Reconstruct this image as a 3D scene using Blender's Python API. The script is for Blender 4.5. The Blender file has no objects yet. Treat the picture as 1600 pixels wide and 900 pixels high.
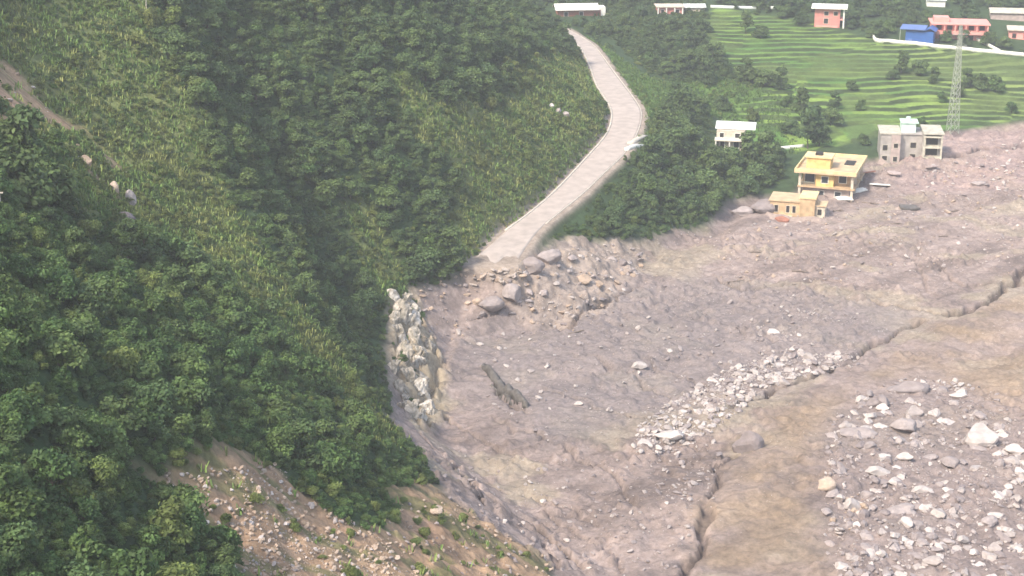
import bpy, bmesh, math, random
import numpy as np
from mathutils import Vector, Matrix
R = math.radians
rnd = random.Random(7)
rs = np.random.RandomState(11)
S = bpy.context.scene
COL = S.collection

# ------------------------------------------------------------------ camera, world, sun, exposure
CAMZ, PITCH, F = 100.0, R(17.8), 2600.0
cam = bpy.data.cameras.new('camera'); co = bpy.data.objects.new('camera', cam); COL.objects.link(co)
co.location = (0, 0, CAMZ); co.rotation_euler = (R(90) - PITCH, 0, 0)
cam.sensor_width = 36; cam.lens = 36 * F / 1600; cam.clip_start = 1; cam.clip_end = 8000
S.camera = co
SUNV = Vector((-0.44, -0.50, 0.70)).normalized()
EL, AZ = math.asin(SUNV.z), math.atan2(SUNV.x, SUNV.y)
w = bpy.data.worlds.new('World'); S.world = w; w.use_nodes = True
nt = w.node_tree; sky = nt.nodes.new('ShaderNodeTexSky'); sky.sky_type = 'NISHITA'; sky.sun_disc = False
sky.sun_elevation = EL; sky.sun_rotation = AZ; sky.air_density = 1.2; sky.dust_density = 3.0
nt.links.new(sky.outputs[0], nt.nodes['Background'].inputs[0]); nt.nodes['Background'].inputs[1].default_value = 0.15
sl = bpy.data.lights.new('sun', 'SUN'); so = bpy.data.objects.new('sun', sl); COL.objects.link(so)
sl.energy = 2.7; sl.angle = R(8); sl.color = (1.0, 0.90, 0.77)
so.rotation_euler = SUNV.to_track_quat('Z', 'Y').to_euler()
S.view_settings.view_transform = 'Standard'; S.view_settings.look = 'None'
S.view_settings.gamma = 1; S.view_settings.use_curve_mapping = False
S.view_settings.exposure = 1.24
S.render.engine = 'CYCLES'
S.cycles.volume_bounces = 0
HAZE = 0.00046

# ------------------------------------------------------------------ noise
class Noise:
    def __init__(s, seed): s.t = np.random.RandomState(seed).rand(256, 256)
    def at(s, x, y):
        xi = np.floor(x).astype(int); yi = np.floor(y).astype(int); fx = x - xi; fy = y - yi
        fx = fx*fx*(3-2*fx); fy = fy*fy*(3-2*fy); a = xi & 255; b = yi & 255; c = (xi+1) & 255; d = (yi+1) & 255
        return (s.t[a, b]*(1-fx)+s.t[c, b]*fx)*(1-fy)+(s.t[a, d]*(1-fx)+s.t[c, d]*fx)*fy
    def fbm(s, x, y, o=4):
        r = 0; amp = .5; tot = 0
        for i in range(o):
            r = r + amp*s.at(x*2**i+17.3*i, y*2**i+5.1*i); tot += amp; amp *= .5
        return r/tot*2-1
    def ridge(s, x, y, o=3):
        r = 0; amp = .5; tot = 0
        for i in range(o):
            r = r + amp*(1-np.abs(2*s.at(x*2**i+9.3*i, y*2**i+3.7*i)-1)); tot += amp; amp *= .5
        return r/tot
N = [Noise(100+i) for i in range(14)]
def smooth(a, b, x):
    t = np.clip((x-a)/(b-a), 0, 1); return t*t*(3-2*t)

def cells(x, y, seed):
    """blocky cells: random value, distance to the centre and tilt of the nearest of a jittered lattice"""
    r_ = np.random.RandomState(seed); T = r_.rand(128, 128, 4); xi = np.floor(x).astype(int); yi = np.floor(y).astype(int)
    best = np.full(x.shape, 9.); val = np.zeros(x.shape); tl = np.zeros(x.shape)
    for a in (-1, 0, 1):
        for b in (-1, 0, 1):
            t = T[(xi+a) & 127, (yi+b) & 127]; dx = x-(xi+a+t[..., 0]); dy = y-(yi+b+t[..., 1]); d = dx*dx+dy*dy; m = d < best
            best = np.where(m, d, best); val = np.where(m, t[..., 2], val); tl = np.where(m, dx*(t[..., 3]-.5)+dy*(t[..., 2]-.5), tl)
    return val, np.sqrt(best), tl
# ------------------------------------------------------------------ pixel <-> world (used only to measure the place)
sp, cp = math.sin(PITCH), math.cos(PITCH)
def raydir(u, v):
    a = (np.asarray(u, float)-800)/F; b = -(np.asarray(v, float)-450)/F
    return np.stack([a, cp+b*sp, -sp+b*cp], -1)
def project(P):
    P = np.asarray(P, float); x = P[..., 0]; y = P[..., 1]; z = P[..., 2]-CAMZ
    dep = y*cp-z*sp; up = y*sp+z*cp
    return 800+F*x/dep, 450-F*up/dep, dep
def at_height(u, v, z):
    d = raydir(u, v); t = (z-CAMZ)/d[..., 2]; return d[..., 0]*t, d[..., 1]*t

# ------------------------------------------------------------------ road line
road_px = [(735, 803, 414, 10.0), (784, 836, 364, 10.9), (820, 862, 340, 11.4), (862, 908, 305, 12.1), (894, 941, 272, 12.8),
           (923, 976, 240, 13.5), (952, 996, 208, 14.2), (959, 1004, 176, 14.9), (949, 993, 157, 15.3), (932, 975, 133, 15.9),
           (924, 955, 107, 16.6), (912, 936, 80, 17.4), (900, 924, 67, 17.8), (889, 906, 56, 18.1)]
rl = []; rr = []
for L, Rr, v, z in road_px:
    a = at_height(L, v, z); b = at_height(Rr, v, z); rl.append((a[0], a[1], z)); rr.append((b[0], b[1], z))
rl = np.array(rl); rr = np.array(rr)
w_end = rl[-1]
rl = np.vstack([rl, [[w_end[0]-6, w_end[1]+9, 18.4], [w_end[0]-16, w_end[1]+16, 18.8], [w_end[0]-32, w_end[1]+20, 19.3]]])
rr = np.vstack([rr, [[rr[-1][0]-4, rr[-1][1]+13, 18.4], [rr[-1][0]-13, rr[-1][1]+23, 18.8], [rr[-1][0]-31, rr[-1][1]+28, 19.3]]])
toeY = np.array([0, 60, 100, 150, 191, 210, 243, 280, 288, 296] + list(rl[1:14, 1]) + [540, 575, 640, 800, 1200, 3000])
toeX = np.array([60, 44, 33, 20, 8, 0, -14, -11, -9, rl[0, 0]] + list(rl[1:14, 0]) + [0, -10, -25, -60, -120, -300])
toeZ = np.array([0, 0, 0, 0, 0, 0, 0, 0.5, 4.0, 10] + list(rl[1:14, 2]) + [18.5, 20, 26, 44, 120, 230])
outX = np.array([60, 44, 33, 20, 8, 0, -14, -9, -5, rr[0, 0]] + list(np.interp(rl[1:14, 1], rr[:14, 1], rr[:14, 0])) + [20, 30, 30, 0, -50, -200])
VY = [0, 330, 400, 445, 470, 543, 600, 700, 900, 1500, 3000]
VZ = [-.3, 0, 1.6, 3.6, 7.0, 18.5, 23.5, 34, 60, 130, 230]
def smax(a, b, k):
    h = np.clip(.5+.5*(a-b)/k, 0, 1); return b*(1-h)+a*h+k*h*(1-h)
def base(X, Y):
    Yw = Y
    xt = np.interp(Yw, toeY, toeX); zt = np.interp(Yw, toeY, toeZ); xo = np.interp(Yw, toeY, outX)
    s = np.interp(Y, [0, 150, 230, 280, 340, 420, 600], [.66, .70, .84, .9, .84, .74, .62])
    V = np.interp(Y - 0.10*np.clip(X-60, -40, 200)*smooth(380, 470, Y), VY, VZ)
    d = xt-X
    hill = zt+s*d+.0012*np.clip(d, 0, 300)**2
    hill = np.where(hill > 170, 170+130*(1-np.exp(-(np.maximum(hill, 170)-170)/130)), hill)
    hill = np.where(Y < 245, smax(hill, V, 3.0), hill)
    drop = zt-np.interp(Y, [0, 285, 300, 360, 420, 600], [.9, .75, .62, .5, .45, .3])*(X-xo)
    rt = smax(drop, V, 2.5)
    return np.where(d > 0, np.maximum(hill, V), np.where(X < xo, np.maximum(zt, V), rt))

# ------------------------------------------------------------------ the grid
def axis(parts):
    a = []
    for (s0, s1, st0, st1) in parts:
        x = s0; 
        while x < s1-1e-6:
            a.append(x); x += st0+(st1-st0)*(x-s0)/(s1-s0)
    a.append(parts[-1][1]); return np.array(a)
GY = axis([(30, 95, 3, .8), (95, 160, .7, .45), (160, 330, .38, .4), (330, 560, .42, .48), (560, 720, .7, 1.4), (720, 3200, 2, 90)])
xl = axis([(0, 50, .8, .9), (50, 130, 1.0, 2), (130, 1100, 3, 80)])
xr = axis([(-30, 120, .42, .42), (120, 200, .6, .8), (200, 1500, 1, 100)])
GX = np.concatenate([(-30-xl)[::-1][:-1], xr])
XX, YY = np.meshgrid(GX, GY, indexing='ij')
ZB = base(XX, YY)
def interp_grid(Z, x, y):
    i = np.clip(np.searchsorted(GX, x)-1, 0, len(GX)-2); j = np.clip(np.searchsorted(GY, y)-1, 0, len(GY)-2)
    fx = np.clip((x-GX[i])/(GX[i+1]-GX[i]), 0, 1); fy = np.clip((y-GY[j])/(GY[j+1]-GY[j]), 0, 1)
    return (Z[i, j]*(1-fx)+Z[i+1, j]*fx)*(1-fy)+(Z[i, j+1]*(1-fx)+Z[i+1, j+1]*fx)*fy
TS = np.concatenate([np.arange(60, 760, 1.5), np.geomspace(760, 3000, 60)])
def cast(u, v, Z):
    u = np.atleast_1d(np.asarray(u, float)); v = np.atleast_1d(np.asarray(v, float)); d = raydir(u, v)
    out = np.zeros((len(u), 3))
    for k in range(0, len(u), 4000):
        dd = d[k:k+4000]; P = dd[:, None, :]*TS[None, :, None]; P[..., 2] += CAMZ
        below = P[..., 2] < interp_grid(Z, P[..., 0], P[..., 1])
        j = np.where(below.any(1), below.argmax(1), len(TS)-1); j = np.clip(j, 1, None)
        lo = TS[j-1].copy(); hi = TS[j].copy()
        for _ in range(9):
            m = (lo+hi)/2; p = dd*m[:, None]; b = p[:, 2]+CAMZ < interp_grid(Z, p[:, 0], p[:, 1])
            hi = np.where(b, m, hi); lo = np.where(b, lo, m)
        p = dd*((lo+hi)/2)[:, None]; p[:, 2] += CAMZ; out[k:k+4000] = p
    return out
def visible(P, Z):
    O = np.array([0, 0, CAMZ]); ts = np.linspace(.25, .985, 60)
    L = O+(P[:, None, :]-O)*ts[None, :, None]
    return ~(L[..., 2] < interp_grid(Z, L[..., 0], L[..., 1])-.3).any(1)
def sdf(poly, X, Y):
    inside = np.zeros(X.shape, bool); dm = np.full(X.shape, 1e9); n = len(poly)
    for i in range(n):
        x0, y0 = poly[i]; x1, y1 = poly[(i+1) % n]
        c = ((y0 > Y) != (y1 > Y)); 
        with np.errstate(divide='ignore', invalid='ignore'):
            xi = (x1-x0)*(Y-y0)/(y1-y0+1e-12)+x0
        inside ^= c & (X < xi)
        dx, dy = x1-x0, y1-y0; t = np.clip(((X-x0)*dx+(Y-y0)*dy)/(dx*dx+dy*dy+1e-9), 0, 1)
        dm = np.minimum(dm, (X-x0-t*dx)**2+(Y-y0-t*dy)**2)
    dm = np.sqrt(dm); return np.where(inside, -dm, dm)
def linedist(pl, X, Y):
    """distance, side (>0 left) and parameter along a polyline"""
    dm = np.full(X.shape, 1e18); sd = np.zeros(X.shape); par = np.zeros(X.shape)
    for i in range(len(pl)-1):
        x0, y0 = pl[i][:2]; x1, y1 = pl[i+1][:2]; dx, dy = x1-x0, y1-y0
        t = np.clip(((X-x0)*dx+(Y-y0)*dy)/(dx*dx+dy*dy+1e-9), 0, 1)
        q = (X-x0-t*dx)**2+(Y-y0-t*dy)**2; m = q < dm
        dm = np.where(m, q, dm); par = np.where(m, i+t, par); sd = np.where(m, dx*(Y-y0)-dy*(X-x0), sd)
    return np.sqrt(dm), sd, par
def W(px, Z=None):
    a = np.array(px, float); return cast(a[:, 0], a[:, 1], ZB if Z is None else Z)[:, :2]

# ------------------------------------------------------------------ large relief: spurs and gullies of the hillside
Z0 = ZB.copy()
onhill = smooth(2, 18, np.interp(YY, toeY, toeX)-XX)
def ridge_line(px, amp, wl, wr, fade=True):
    global Z0
    pl = W(px); d, sd, par = linedist(pl, XX, YY)
    a = amp*(1-smooth(len(pl)-2.2, len(pl)-1, par)) if fade else amp
    wd = np.where(sd > 0, wl, wr)
    Z0 = Z0+a*np.exp(-(d/wd)**2)*np.where(amp > 0, onhill, onhill)
ridge_line([(225, -150), (235, 0), (285, 150), (340, 290), (400, 400), (440, 480), (520, 600)], 9.0, 9, 15)
ridge_line([(330, -100), (370, 100), (450, 280), (520, 430), (600, 560)], -4.0, 10, 8)
ridge_line([(560, -60), (600, 60), (640, 160), (700, 260), (760, 330)], 4.5, 12, 10)
ridge_line([(460, 300), (560, 400), (610, 470), (630, 520)], 3.0, 7, 7)
ridge_line([(0, 260), (60, 290), (120, 330), (240, 420), (330, 520)], -3.5, 8, 7)
ridge_line([(-60, 560), (120, 600), (300, 700), (460, 780)], 3.0, 10, 8)
ridge_line([(230, 760), (360, 830), (480, 960)], -2.2, 8, 8)
Z0 = Z0+onhill*(2.2*N[0].fbm(XX/60+3, YY/16, 3)+1.2*N[1].fbm(XX/9, YY/9, 3))
ZR = Z0.copy()
# ------------------------------------------------------------------ zones, measured on the photograph and laid out on the ground
wob = 2.2*N[2].fbm(XX/9, YY/9, 3)+.8*N[3].fbm(XX/2.2, YY/2.2, 2)
def zone(px, soft=1.2, wobble=1.0):
    return smooth(soft, -soft, sdf(W(px, Z0), XX, YY)+wob*wobble)
# debris field: everything right of the hill toe and below the forest edge
deb_edge = [(735, 412), (804, 414), (845, 384), (900, 372), (1000, 374), (1100, 352), (1140, 312), (1180, 304), (1240, 300), (1300, 252), (1372, 246), (1470, 206),
            (1540, 196), (1600, 186), (2100, 150), (3200, 500), (3000, 1400), (1100, 1200), (905, 990), (850, 890), (770, 838), (690, 775), (640, 700),
            (612, 650), (600, 560), (612, 480), (640, 446), (690, 430)]
dsd = sdf(W(deb_edge, Z0), XX, YY)
m_deb = smooth(1.5, -1.5, dsd+.6*wob)
m_ochre = zone([(1440, 498), (1350, 585), (1190, 640), (1130, 690), (1180, 702), (1140, 735), (1110, 790), (1100, 840), (1060, 1010), (1360, 1010), (1290, 840), (1290, 690),
                (1345, 600), (1450, 588), (1560, 640), (1640, 660), (2000, 640), (2000, 380), (1620, 448), (1550, 480), (1490, 500)], 3, 1.4)
m_rubzone = zone([(1290, 660), (1330, 612), (1440, 592), (1530, 602), (1570, 650), (1700, 680), (1900, 1000), (1330, 1000), (1280, 840)], 3, 1.4)
m_greybow = zone([(760, 480), (700, 560), (760, 640), (860, 700), (1000, 660), (1150, 620), (1340, 560), (1440, 490), (1330, 465), (1100, 430), (960, 440), (850, 500)], 6, 1.5)
m_scar = zone([(232, 742), (300, 742), (420, 722), (480, 775), (560, 826), (600, 806), (618, 780), (650, 740), (700, 780), (780, 840), (860, 890), (915, 1010), (420, 1010), (385, 905), (330, 850), (270, 795)], 1.5, 1.2)
m_scarL = zone([(-200, 60), (0, 84), (40, 110), (66, 160), (120, 200), (190, 250), (222, 322), (185, 322), (120, 240), (56, 200), (0, 192), (-200, 180)], 1.5, 1.3)*np.where(XX > W([(62, 190)])[0, 0], .75*smooth(-.15, .15, N[5].fbm(XX/6, YY/6, 3)), 1)
m_nofor = zone([(600, 440), (575, 500), (572, 580), (585, 650), (592, 700), (588, 735), (560, 765), (500, 752), (440, 738), (440, 1010), (930, 1010), (800, 700), (700, 500), (660, 448)], 1.0, 1.0)
m_cliff = zone([(612, 462), (650, 455), (668, 500), (690, 560), (692, 655), (650, 668), (622, 600), (604, 540)], 1.2, .6)
m_bank = zone([(800, 418), (842, 386), (900, 374), (1000, 376), (1010, 400), (960, 470), (880, 520), (800, 490), (770, 450)], 2, 1)
m_olive = zone([(-200, 0), (0, -60), (235, -60), (250, 60), (300, 150), (340, 250), (400, 370), (440, 450), (520, 540), (640, 700), (600, 720), (420, 520), (330, 440), (240, 400), (120, 330), (90, 240), (0, 200), (-200, 180)], 2, 1.3)
m_oliveR = zone([(620, 120), (690, 165), (760, 165), (850, 90), (905, 78), (922, 110), (940, 160), (950, 190), (915, 240), (880, 280), (820, 330), (770, 372), (735, 400), (705, 380), (715, 300), (700, 250), (640, 215)], 2, 1.3)
m_oliveM = zone([(540, 330), (580, 330), (640, 430), (630, 470), (600, 470), (560, 420)], 1.5, 1.0)
ter_px = [(1110, 12), (1240, 30), (1372, 62), (1500, 78), (1600, 92), (2000, 120), (2100, 185), (1600, 186), (1540, 196), (1470, 206), (1380, 214), (1292, 232), (1225, 236),
          (1165, 218), (1150, 165), (1215, 130), (1150, 118), (1102, 66)]
m_ter = zone(ter_px, 2.0, .8)
m_grassR = zone([(905, 60), (950, 76), (1010, 120), (1115, 118), (1220, 150), (1240, 240), (1160, 200), (1060, 150), (1010, 200), (1008, 250), (985, 215), (1004, 180), (978, 130), (950, 90), (930, 66)], 2, 1)

# terraces: quantised height with wandering edges
tw = 1.3*N[4].fbm(XX/40, YY/40, 2)+.38*N[5].fbm(XX/12, YY/14, 3)
pv_, _, _ = cells((XX+6*N[2].fbm(XX/20, YY/20, 2))/30, YY/46, 77); tw = tw+.62*pv_
tb = Z0+tw
STEP = .70
q = tb/STEP; fq = q-np.floor(q)
tz = (np.floor(q)+smooth(.72, .98, fq))*STEP-tw*.8
riser = smooth(.52, .66, fq)*(1-smooth(.985, 1.0, fq))
level_id = np.floor(q)+np.floor(5*pv_)*.31+np.floor(3*N[6].at(XX/26, np.floor(q)*3.7))*.17
m_tr = np.clip(m_ter+.0*m_grassR, 0, 1)
Zf = Z0*(1-m_tr)+tz*m_tr
# debris surface: flow ridges, hummocks, gullies
flow = (XX*.78+YY*.62)
across = (-XX*.62+YY*.78)
dz = .55*N[7].fbm(flow/22, across/7, 4)+.20*N[8].fbm(XX/2.6, YY/2.6, 4)+.55*N[6].fbm(XX/38, YY/30, 2)
dz = dz+.42*(N[9].ridge(flow/8, across/2.0, 4)-.5)+.30*N[3].fbm(XX/1.5, YY/1.5, 3)
blk = N[12].fbm(XX/2.4+4, YY/2.0, 3); dz = dz+.45*smooth(.18, .42, blk)*smooth(-.1, .3, N[13].fbm(XX/24, YY/18, 2))
stp = N[10].fbm(flow/30+2, across/9, 3)*3.2; dz = dz+.38*(np.floor(stp)+smooth(.80, .98, stp-np.floor(stp)))*.8
lump = 1.25*(1-.1*m_ochre)*(.75+.5*smooth(-.2, .4, N[0].fbm(XX/30, YY/20, 2)))
Zf = Zf+m_deb*(dz*lump+.10*(N[9].ridge(flow/5, across/1.6, 3)-.5)*lump)
Zf = Zf+m_bank*(1.1*N[9].fbm(XX/4, YY/4, 4)+.3*N[8].ridge(XX/1.3, YY/1.3, 2))
Zf = Zf+m_scar*(.5*N[3].fbm(XX/2.5, YY/2.5, 4)+.5*N[2].ridge((XX+YY*.5)/14, (YY-XX*.5)/2.2, 3)-.2)
cv, cd, ct = cells(XX/2.1, YY/2.1, 5); cv2, cd2, ct2 = cells(XX/1.0+9, YY/1.0, 6)
Zf = Zf+m_cliff*(2.2*(cv-.4)+1.6*ct+.7*(cv2-.5)+.5*ct2)
Zf = Zf+m_bank*(1.0*(cv-.4)*(cv > .45)+.9*ct+.35*(cv2-.5))
Zf = Zf+np.clip(m_scar, 0, 1)*(.6*(cv2-.4)*(cv2 > .5)+.5*ct2+.6*ct+.5*N[9].fbm(XX/3, YY/3, 4))
bmk = smooth(-.05, .25, N[12].fbm(XX/15, YY/11, 3)); Zf = Zf+m_deb*(bmk*(.55*smooth(.70, .76, cv2)*(1-smooth(.25, .5, cd2))*(cv2)+.5*smooth(.78, .80, cv)*(1-smooth(.3, .5, cd))+.10*ct2)+.06*(cv2-.5))
# scoured lip under the forest edge
Zf = Zf+m_deb*(-1.0)*np.exp(-((dsd+3)/2.4)**2)*smooth(300, 330, YY)
gully_shade = np.zeros(XX.shape)  # mask of the channel beds whose shade is painted into the ground colour
def gully(px, wid, dep, lip=.25):
    global Zf, gully_shade
    pl = W(px, Z0)
    d, sd, par = linedist(pl, XX+1.6*N[10].fbm(XX/4, YY/4, 4), YY+2.6*N[11].fbm(XX/5, YY/5, 4))
    d = np.abs(d+.5*wid*N[8].fbm(XX/1.4, YY/1.4, 2))/np.clip(1.2+1.1*N[5].fbm(XX/5, YY/5, 3), .7, 2.0); n = len(pl)-1
    tap = smooth(0, .35, par)*.6+.4; tap = tap*(1-smooth(n-.4, n, par)*.7)
    gully_shade = np.maximum(gully_shade, (1-smooth(wid*.55, wid*1.0, d))*tap*min(1, dep))
    Zf = Zf-1.5*dep*tap*(1-smooth(wid*.5, wid*.85, d))+lip*np.exp(-((d-wid*1.5)/(wid*.6))**2)
gully([(1760, 340), (1600, 425), (1570, 452), (1530, 478), (1480, 488), (1400, 480), (1330, 468)], .9, 1.1, .12)
gully([(1600, 432), (1580, 440), (1540, 447), (1510, 452), (1480, 430), (1450, 400)], .5, .6, .1)
gully([(1440, 380), (1430, 420), (1445, 452), (1470, 462)], .45, .5, .1)
gully([(1445, 496), (1400, 512), (1370, 530), (1340, 562)], .55, .9, .12)
gully([(1340, 562), (1300, 576), (1200, 606), (1140, 640)], .8, 1.1, .2)
gully([(1190, 702), (1150, 708), (1135, 722), (1118, 752), (1112, 790)], .45, .8, .06)
gully([(1112, 790), (1104, 830), (1098, 868), (1072, 890), (1040, 930)], .7, .9, .08)
gully([(1060, 712), (1110, 716), (1150, 708)], .5, .8, .1)
gully([(1010, 690), (1060, 690), (1120, 695)], .4, .6, .1)
gully([(655, 672), (700, 722), (745, 772), (800, 812), (862, 850), (920, 905)], .7, 1.3, .35)
gully([(680, 700), (760, 800), (840, 850), (880, 905)], .4, .8, .3)
gully([(750, 580), (775, 602), (800, 628), (822, 648)], .7, .8, .1)
gully([(800, 490), (760, 500), (730, 505)], .5, .7, .1)
gully([(880, 520), (900, 500), (960, 470), (1010, 440)], .7, .8, .2)
gully([(1470, 250), (1540, 240), (1620, 228)], 1.3, 1.3, .4)
gully([(1110, 430), (1160, 452), (1230, 440), (1290, 437), (1330, 446)], .5, .6, .15)
led = zone([(1000, 676), (1060, 664), (1150, 680), (1165, 706), (1130, 740), (1080, 760), (1020, 730)], 2, .8)
l_ = (Zf*1.0+.16*(YY-238)+.25*N[5].fbm(XX/5, YY/3, 3))/.75; Zf = Zf+led*((np.floor(l_)+smooth(.7, .98, l_-np.floor(l_)))-l_)*1.1
led2 = zone([(1040, 770), (1112, 760), (1104, 880), (1060, 890), (1010, 840)], 2, .8)
Zf = Zf+led2*(1.3*N[7].fbm(XX/3.5, YY/3, 4)); m_low = zone([(640, 680), (900, 690), (1000, 760), (980, 960), (930, 960), (800, 830)], 5, 1.2)
Zf = Zf+m_low*.55*(N[4].ridge((XX+YY*.4)/16+3, (YY-XX*.7)/1.9, 4)-.5)
for q_ in ([(660, 600), (700, 660), (780, 712), (880, 730), (960, 722)], [(850, 610), (930, 640), (1000, 655), (1050, 650)], [(760, 650), (860, 690), (960, 745), (1010, 810)], [(700, 720), (800, 770), (900, 800), (980, 850)],
           [(1000, 560), (1080, 590), (1130, 620)], [(1120, 500), (1200, 530), (1300, 540)], [(1150, 400), (1280, 390), (1400, 402)], [(1480, 330), (1540, 350), (1600, 345)], [(900, 560), (1000, 590), (1060, 625)], [(820, 760), (880, 830), (960, 870), (1000, 930)]):
    gully(q_, .35, .5, .12)
gully_shade *= smooth(.2, .6, gully_shade)
# road bench flat again
rlp, rrp = rl[:, :2], rr[:, :2]
roadpoly = list(rlp)+list(rrp[::-1])
rsd = sdf(roadpoly, XX, YY); dR, _, parR = linedist((rl+rr)/2, XX, YY)
zroad = np.interp(parR, np.arange(len(rl)), rl[:, 2])
mr = smooth(2.6, .9, rsd)
Zf = Zf*(1-mr)+(zroad-.12)*mr
# broken end of the road drops away
def rayf(px): return cast([p[0] for p in px], [p[1] for p in px], Zf)

# ------------------------------------------------------------------ ground colour: the soil, rock and crop of each zone, plus painted gully shade
def c3(r, g, b): return np.array([r, g, b])
n1 = N[1].fbm(XX/14, YY/14, 4)[..., None]*.5+.5; n2 = N[5].fbm(XX/2, YY/2, 4)[..., None]*.5+.5; n3 = N[8].fbm(flow/30, across/6, 4)[..., None]*.5+.5
def mixc(c, d, m):
    return c*(1-m[..., None])+d*m[..., None] if m.ndim == 2 else c*(1-m)+d*m
gc = c3(.045, .075, .03)*(.7+.7*n2)*np.ones(XX.shape+(3,))
gc = mixc(gc, c3(.19, .21, .075)*(.6+.8*n2), np.clip((m_olive+m_oliveR+m_oliveM), 0, 1)*np.clip(.55+.6*(n1[..., 0]-.4), 0, 1))
gc = mixc(gc, c3(.09, .16, .035)*(.75+.5*n2), m_grassR)
lv = np.modf(np.abs(np.sin(level_id*12.9898)*43758.5))[0][..., None]
crop = c3(.10, .20, .045)*(1-lv)+c3(.23, .34, .07)*lv
olf = smooth(100, 150, XX+.3*(YY-470))[..., None]
crop = crop*(1-.45*olf)+c3(.24, .27, .10)*.45*olf
crop = crop*(.85+.3*n2)
crop = mixc(crop, c3(.05, .075, .03)*(.7+.5*n2), riser*np.clip(.92+.8*N[7].fbm(XX/7, YY/5, 3), .25, 1))
patch = smooth(.04, .25, N[13].fbm(XX/20+3, YY/12, 3)); crop = mixc(crop, c3(.10, .14, .045)*(.7+.5*n2), patch*.65)
gc = mixc(gc, crop, m_ter)
mud = c3(.268, .213, .190)*(.76+.5*n3)*(.80+.4*n2)
dkp = smooth(.08, .3, N[11].fbm(flow/16, across/5, 4)); mud = mud*(1-.22*dkp[..., None])
lst = smooth(.12, .34, N[2].fbm(flow/12+7, across/1.7, 4)); mud = mud*(1+.22*lst[..., None])
mud = mixc(mud, c3(.34, .29, .21)*(.7+.6*n2), .55*smooth(.1, .4, N[6].fbm(XX/12+5, YY/9, 4)))
mud = mixc(mud, c3(.222, .192, .186)*(.86+.28*n2), m_greybow*.7)
mud = mixc(mud, (c3(.335, .25, .175)*(1-n1)+c3(.235, .18, .135)*n1)*(.74+.52*n3)*(.75+.5*n2), m_ochre*np.clip(.62+1.3*N[4].fbm(XX/9+3, YY/7, 4), .12, .95))
mud = mixc(mud, c3(.24, .195, .18)*(.75+.5*n2), m_rubzone*.8)
mud = mixc(mud, c3(.33, .27, .23)*(.6+.8*n2), m_bank*.8)
pinkz = zone([(1400, 215), (1600, 188), (1900, 170), (1900, 300), (1600, 300), (1400, 300)], 5, 1)
mud = mixc(mud, c3(.34, .25, .23)*(.75+.5*n2), pinkz*.6)
mud = mixc(mud, c3(.12, .095, .085)*(.7+.6*n2), gully_shade*.8)  # gully beds painted darker to stand in for shade in the channels
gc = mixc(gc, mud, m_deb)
scar = (c3(.44, .27, .18)*(1-n1)+c3(.33, .25, .15)*n1)*(.6+.8*n2)
scar = mixc(scar, c3(.17, .17, .07)*(.6+.8*n2), smooth(.0, .25, N[2].fbm((XX+YY*.5)/10, (YY-XX*.5)/2.5, 3)+.3*smooth(-14, 0, XX)-.12)*.75)
gc = mixc(gc, scar, np.clip(m_scar+m_scarL, 0, 1)*.95)
gc = mixc(gc, c3(.33, .275, .20)*(.5+1.0*n2), m_cliff)
gc = mixc(gc, c3(.33, .27, .22)*(.7+.6*n2), smooth(2.4, 1.0, rsd))
gc = np.clip(gc, .01, .8)

# ------------------------------------------------------------------ node helpers and materials
def newmat(name):
    m = bpy.data.materials.new(name); m.use_nodes = True; return m, m.node_tree, m.node_tree.nodes['Principled BSDF']
def simple(name, col, rough=.85, var=.25, scale=1.5, bump=.0, metal=0, dirt=None):
    m, t, b = newmat(name); n = t.nodes; L = t.links
    tc = n.new('ShaderNodeTexCoord'); no = n.new('ShaderNodeTexNoise'); no.inputs['Scale'].default_value = scale; no.inputs['Detail'].default_value = 6
    L.new(tc.outputs['Object'], no.inputs['Vector'])
    r = n.new('ShaderNodeValToRGB'); r.color_ramp.elements[0].position = .3; r.color_ramp.elements[1].position = .7
    a = [c*(1-var) for c in col]; bb = [min(1, c*(1+var*.6)) for c in col]
    if dirt: a = dirt
    r.color_ramp.elements[0].color = (*a, 1); r.color_ramp.elements[1].color = (*bb, 1)
    L.new(no.outputs[0], r.inputs[0]); L.new(r.outputs[0], b.inputs['Base Color'])
    b.inputs['Roughness'].default_value = rough; b.inputs['Metallic'].default_value = metal
    if bump:
        bp = n.new('ShaderNodeBump'); bp.inputs['Strength'].default_value = bump; bp.inputs['Distance'].default_value = .1
        n4 = n.new('ShaderNodeTexNoise'); n4.inputs['Scale'].default_value = scale*5; n4.inputs['Detail'].default_value = 5
        L.new(tc.outputs['Object'], n4.inputs['Vector']); L.new(n4.outputs[0], bp.inputs['Height']); L.new(bp.outputs[0], b.inputs['Normal'])
    return m
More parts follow.
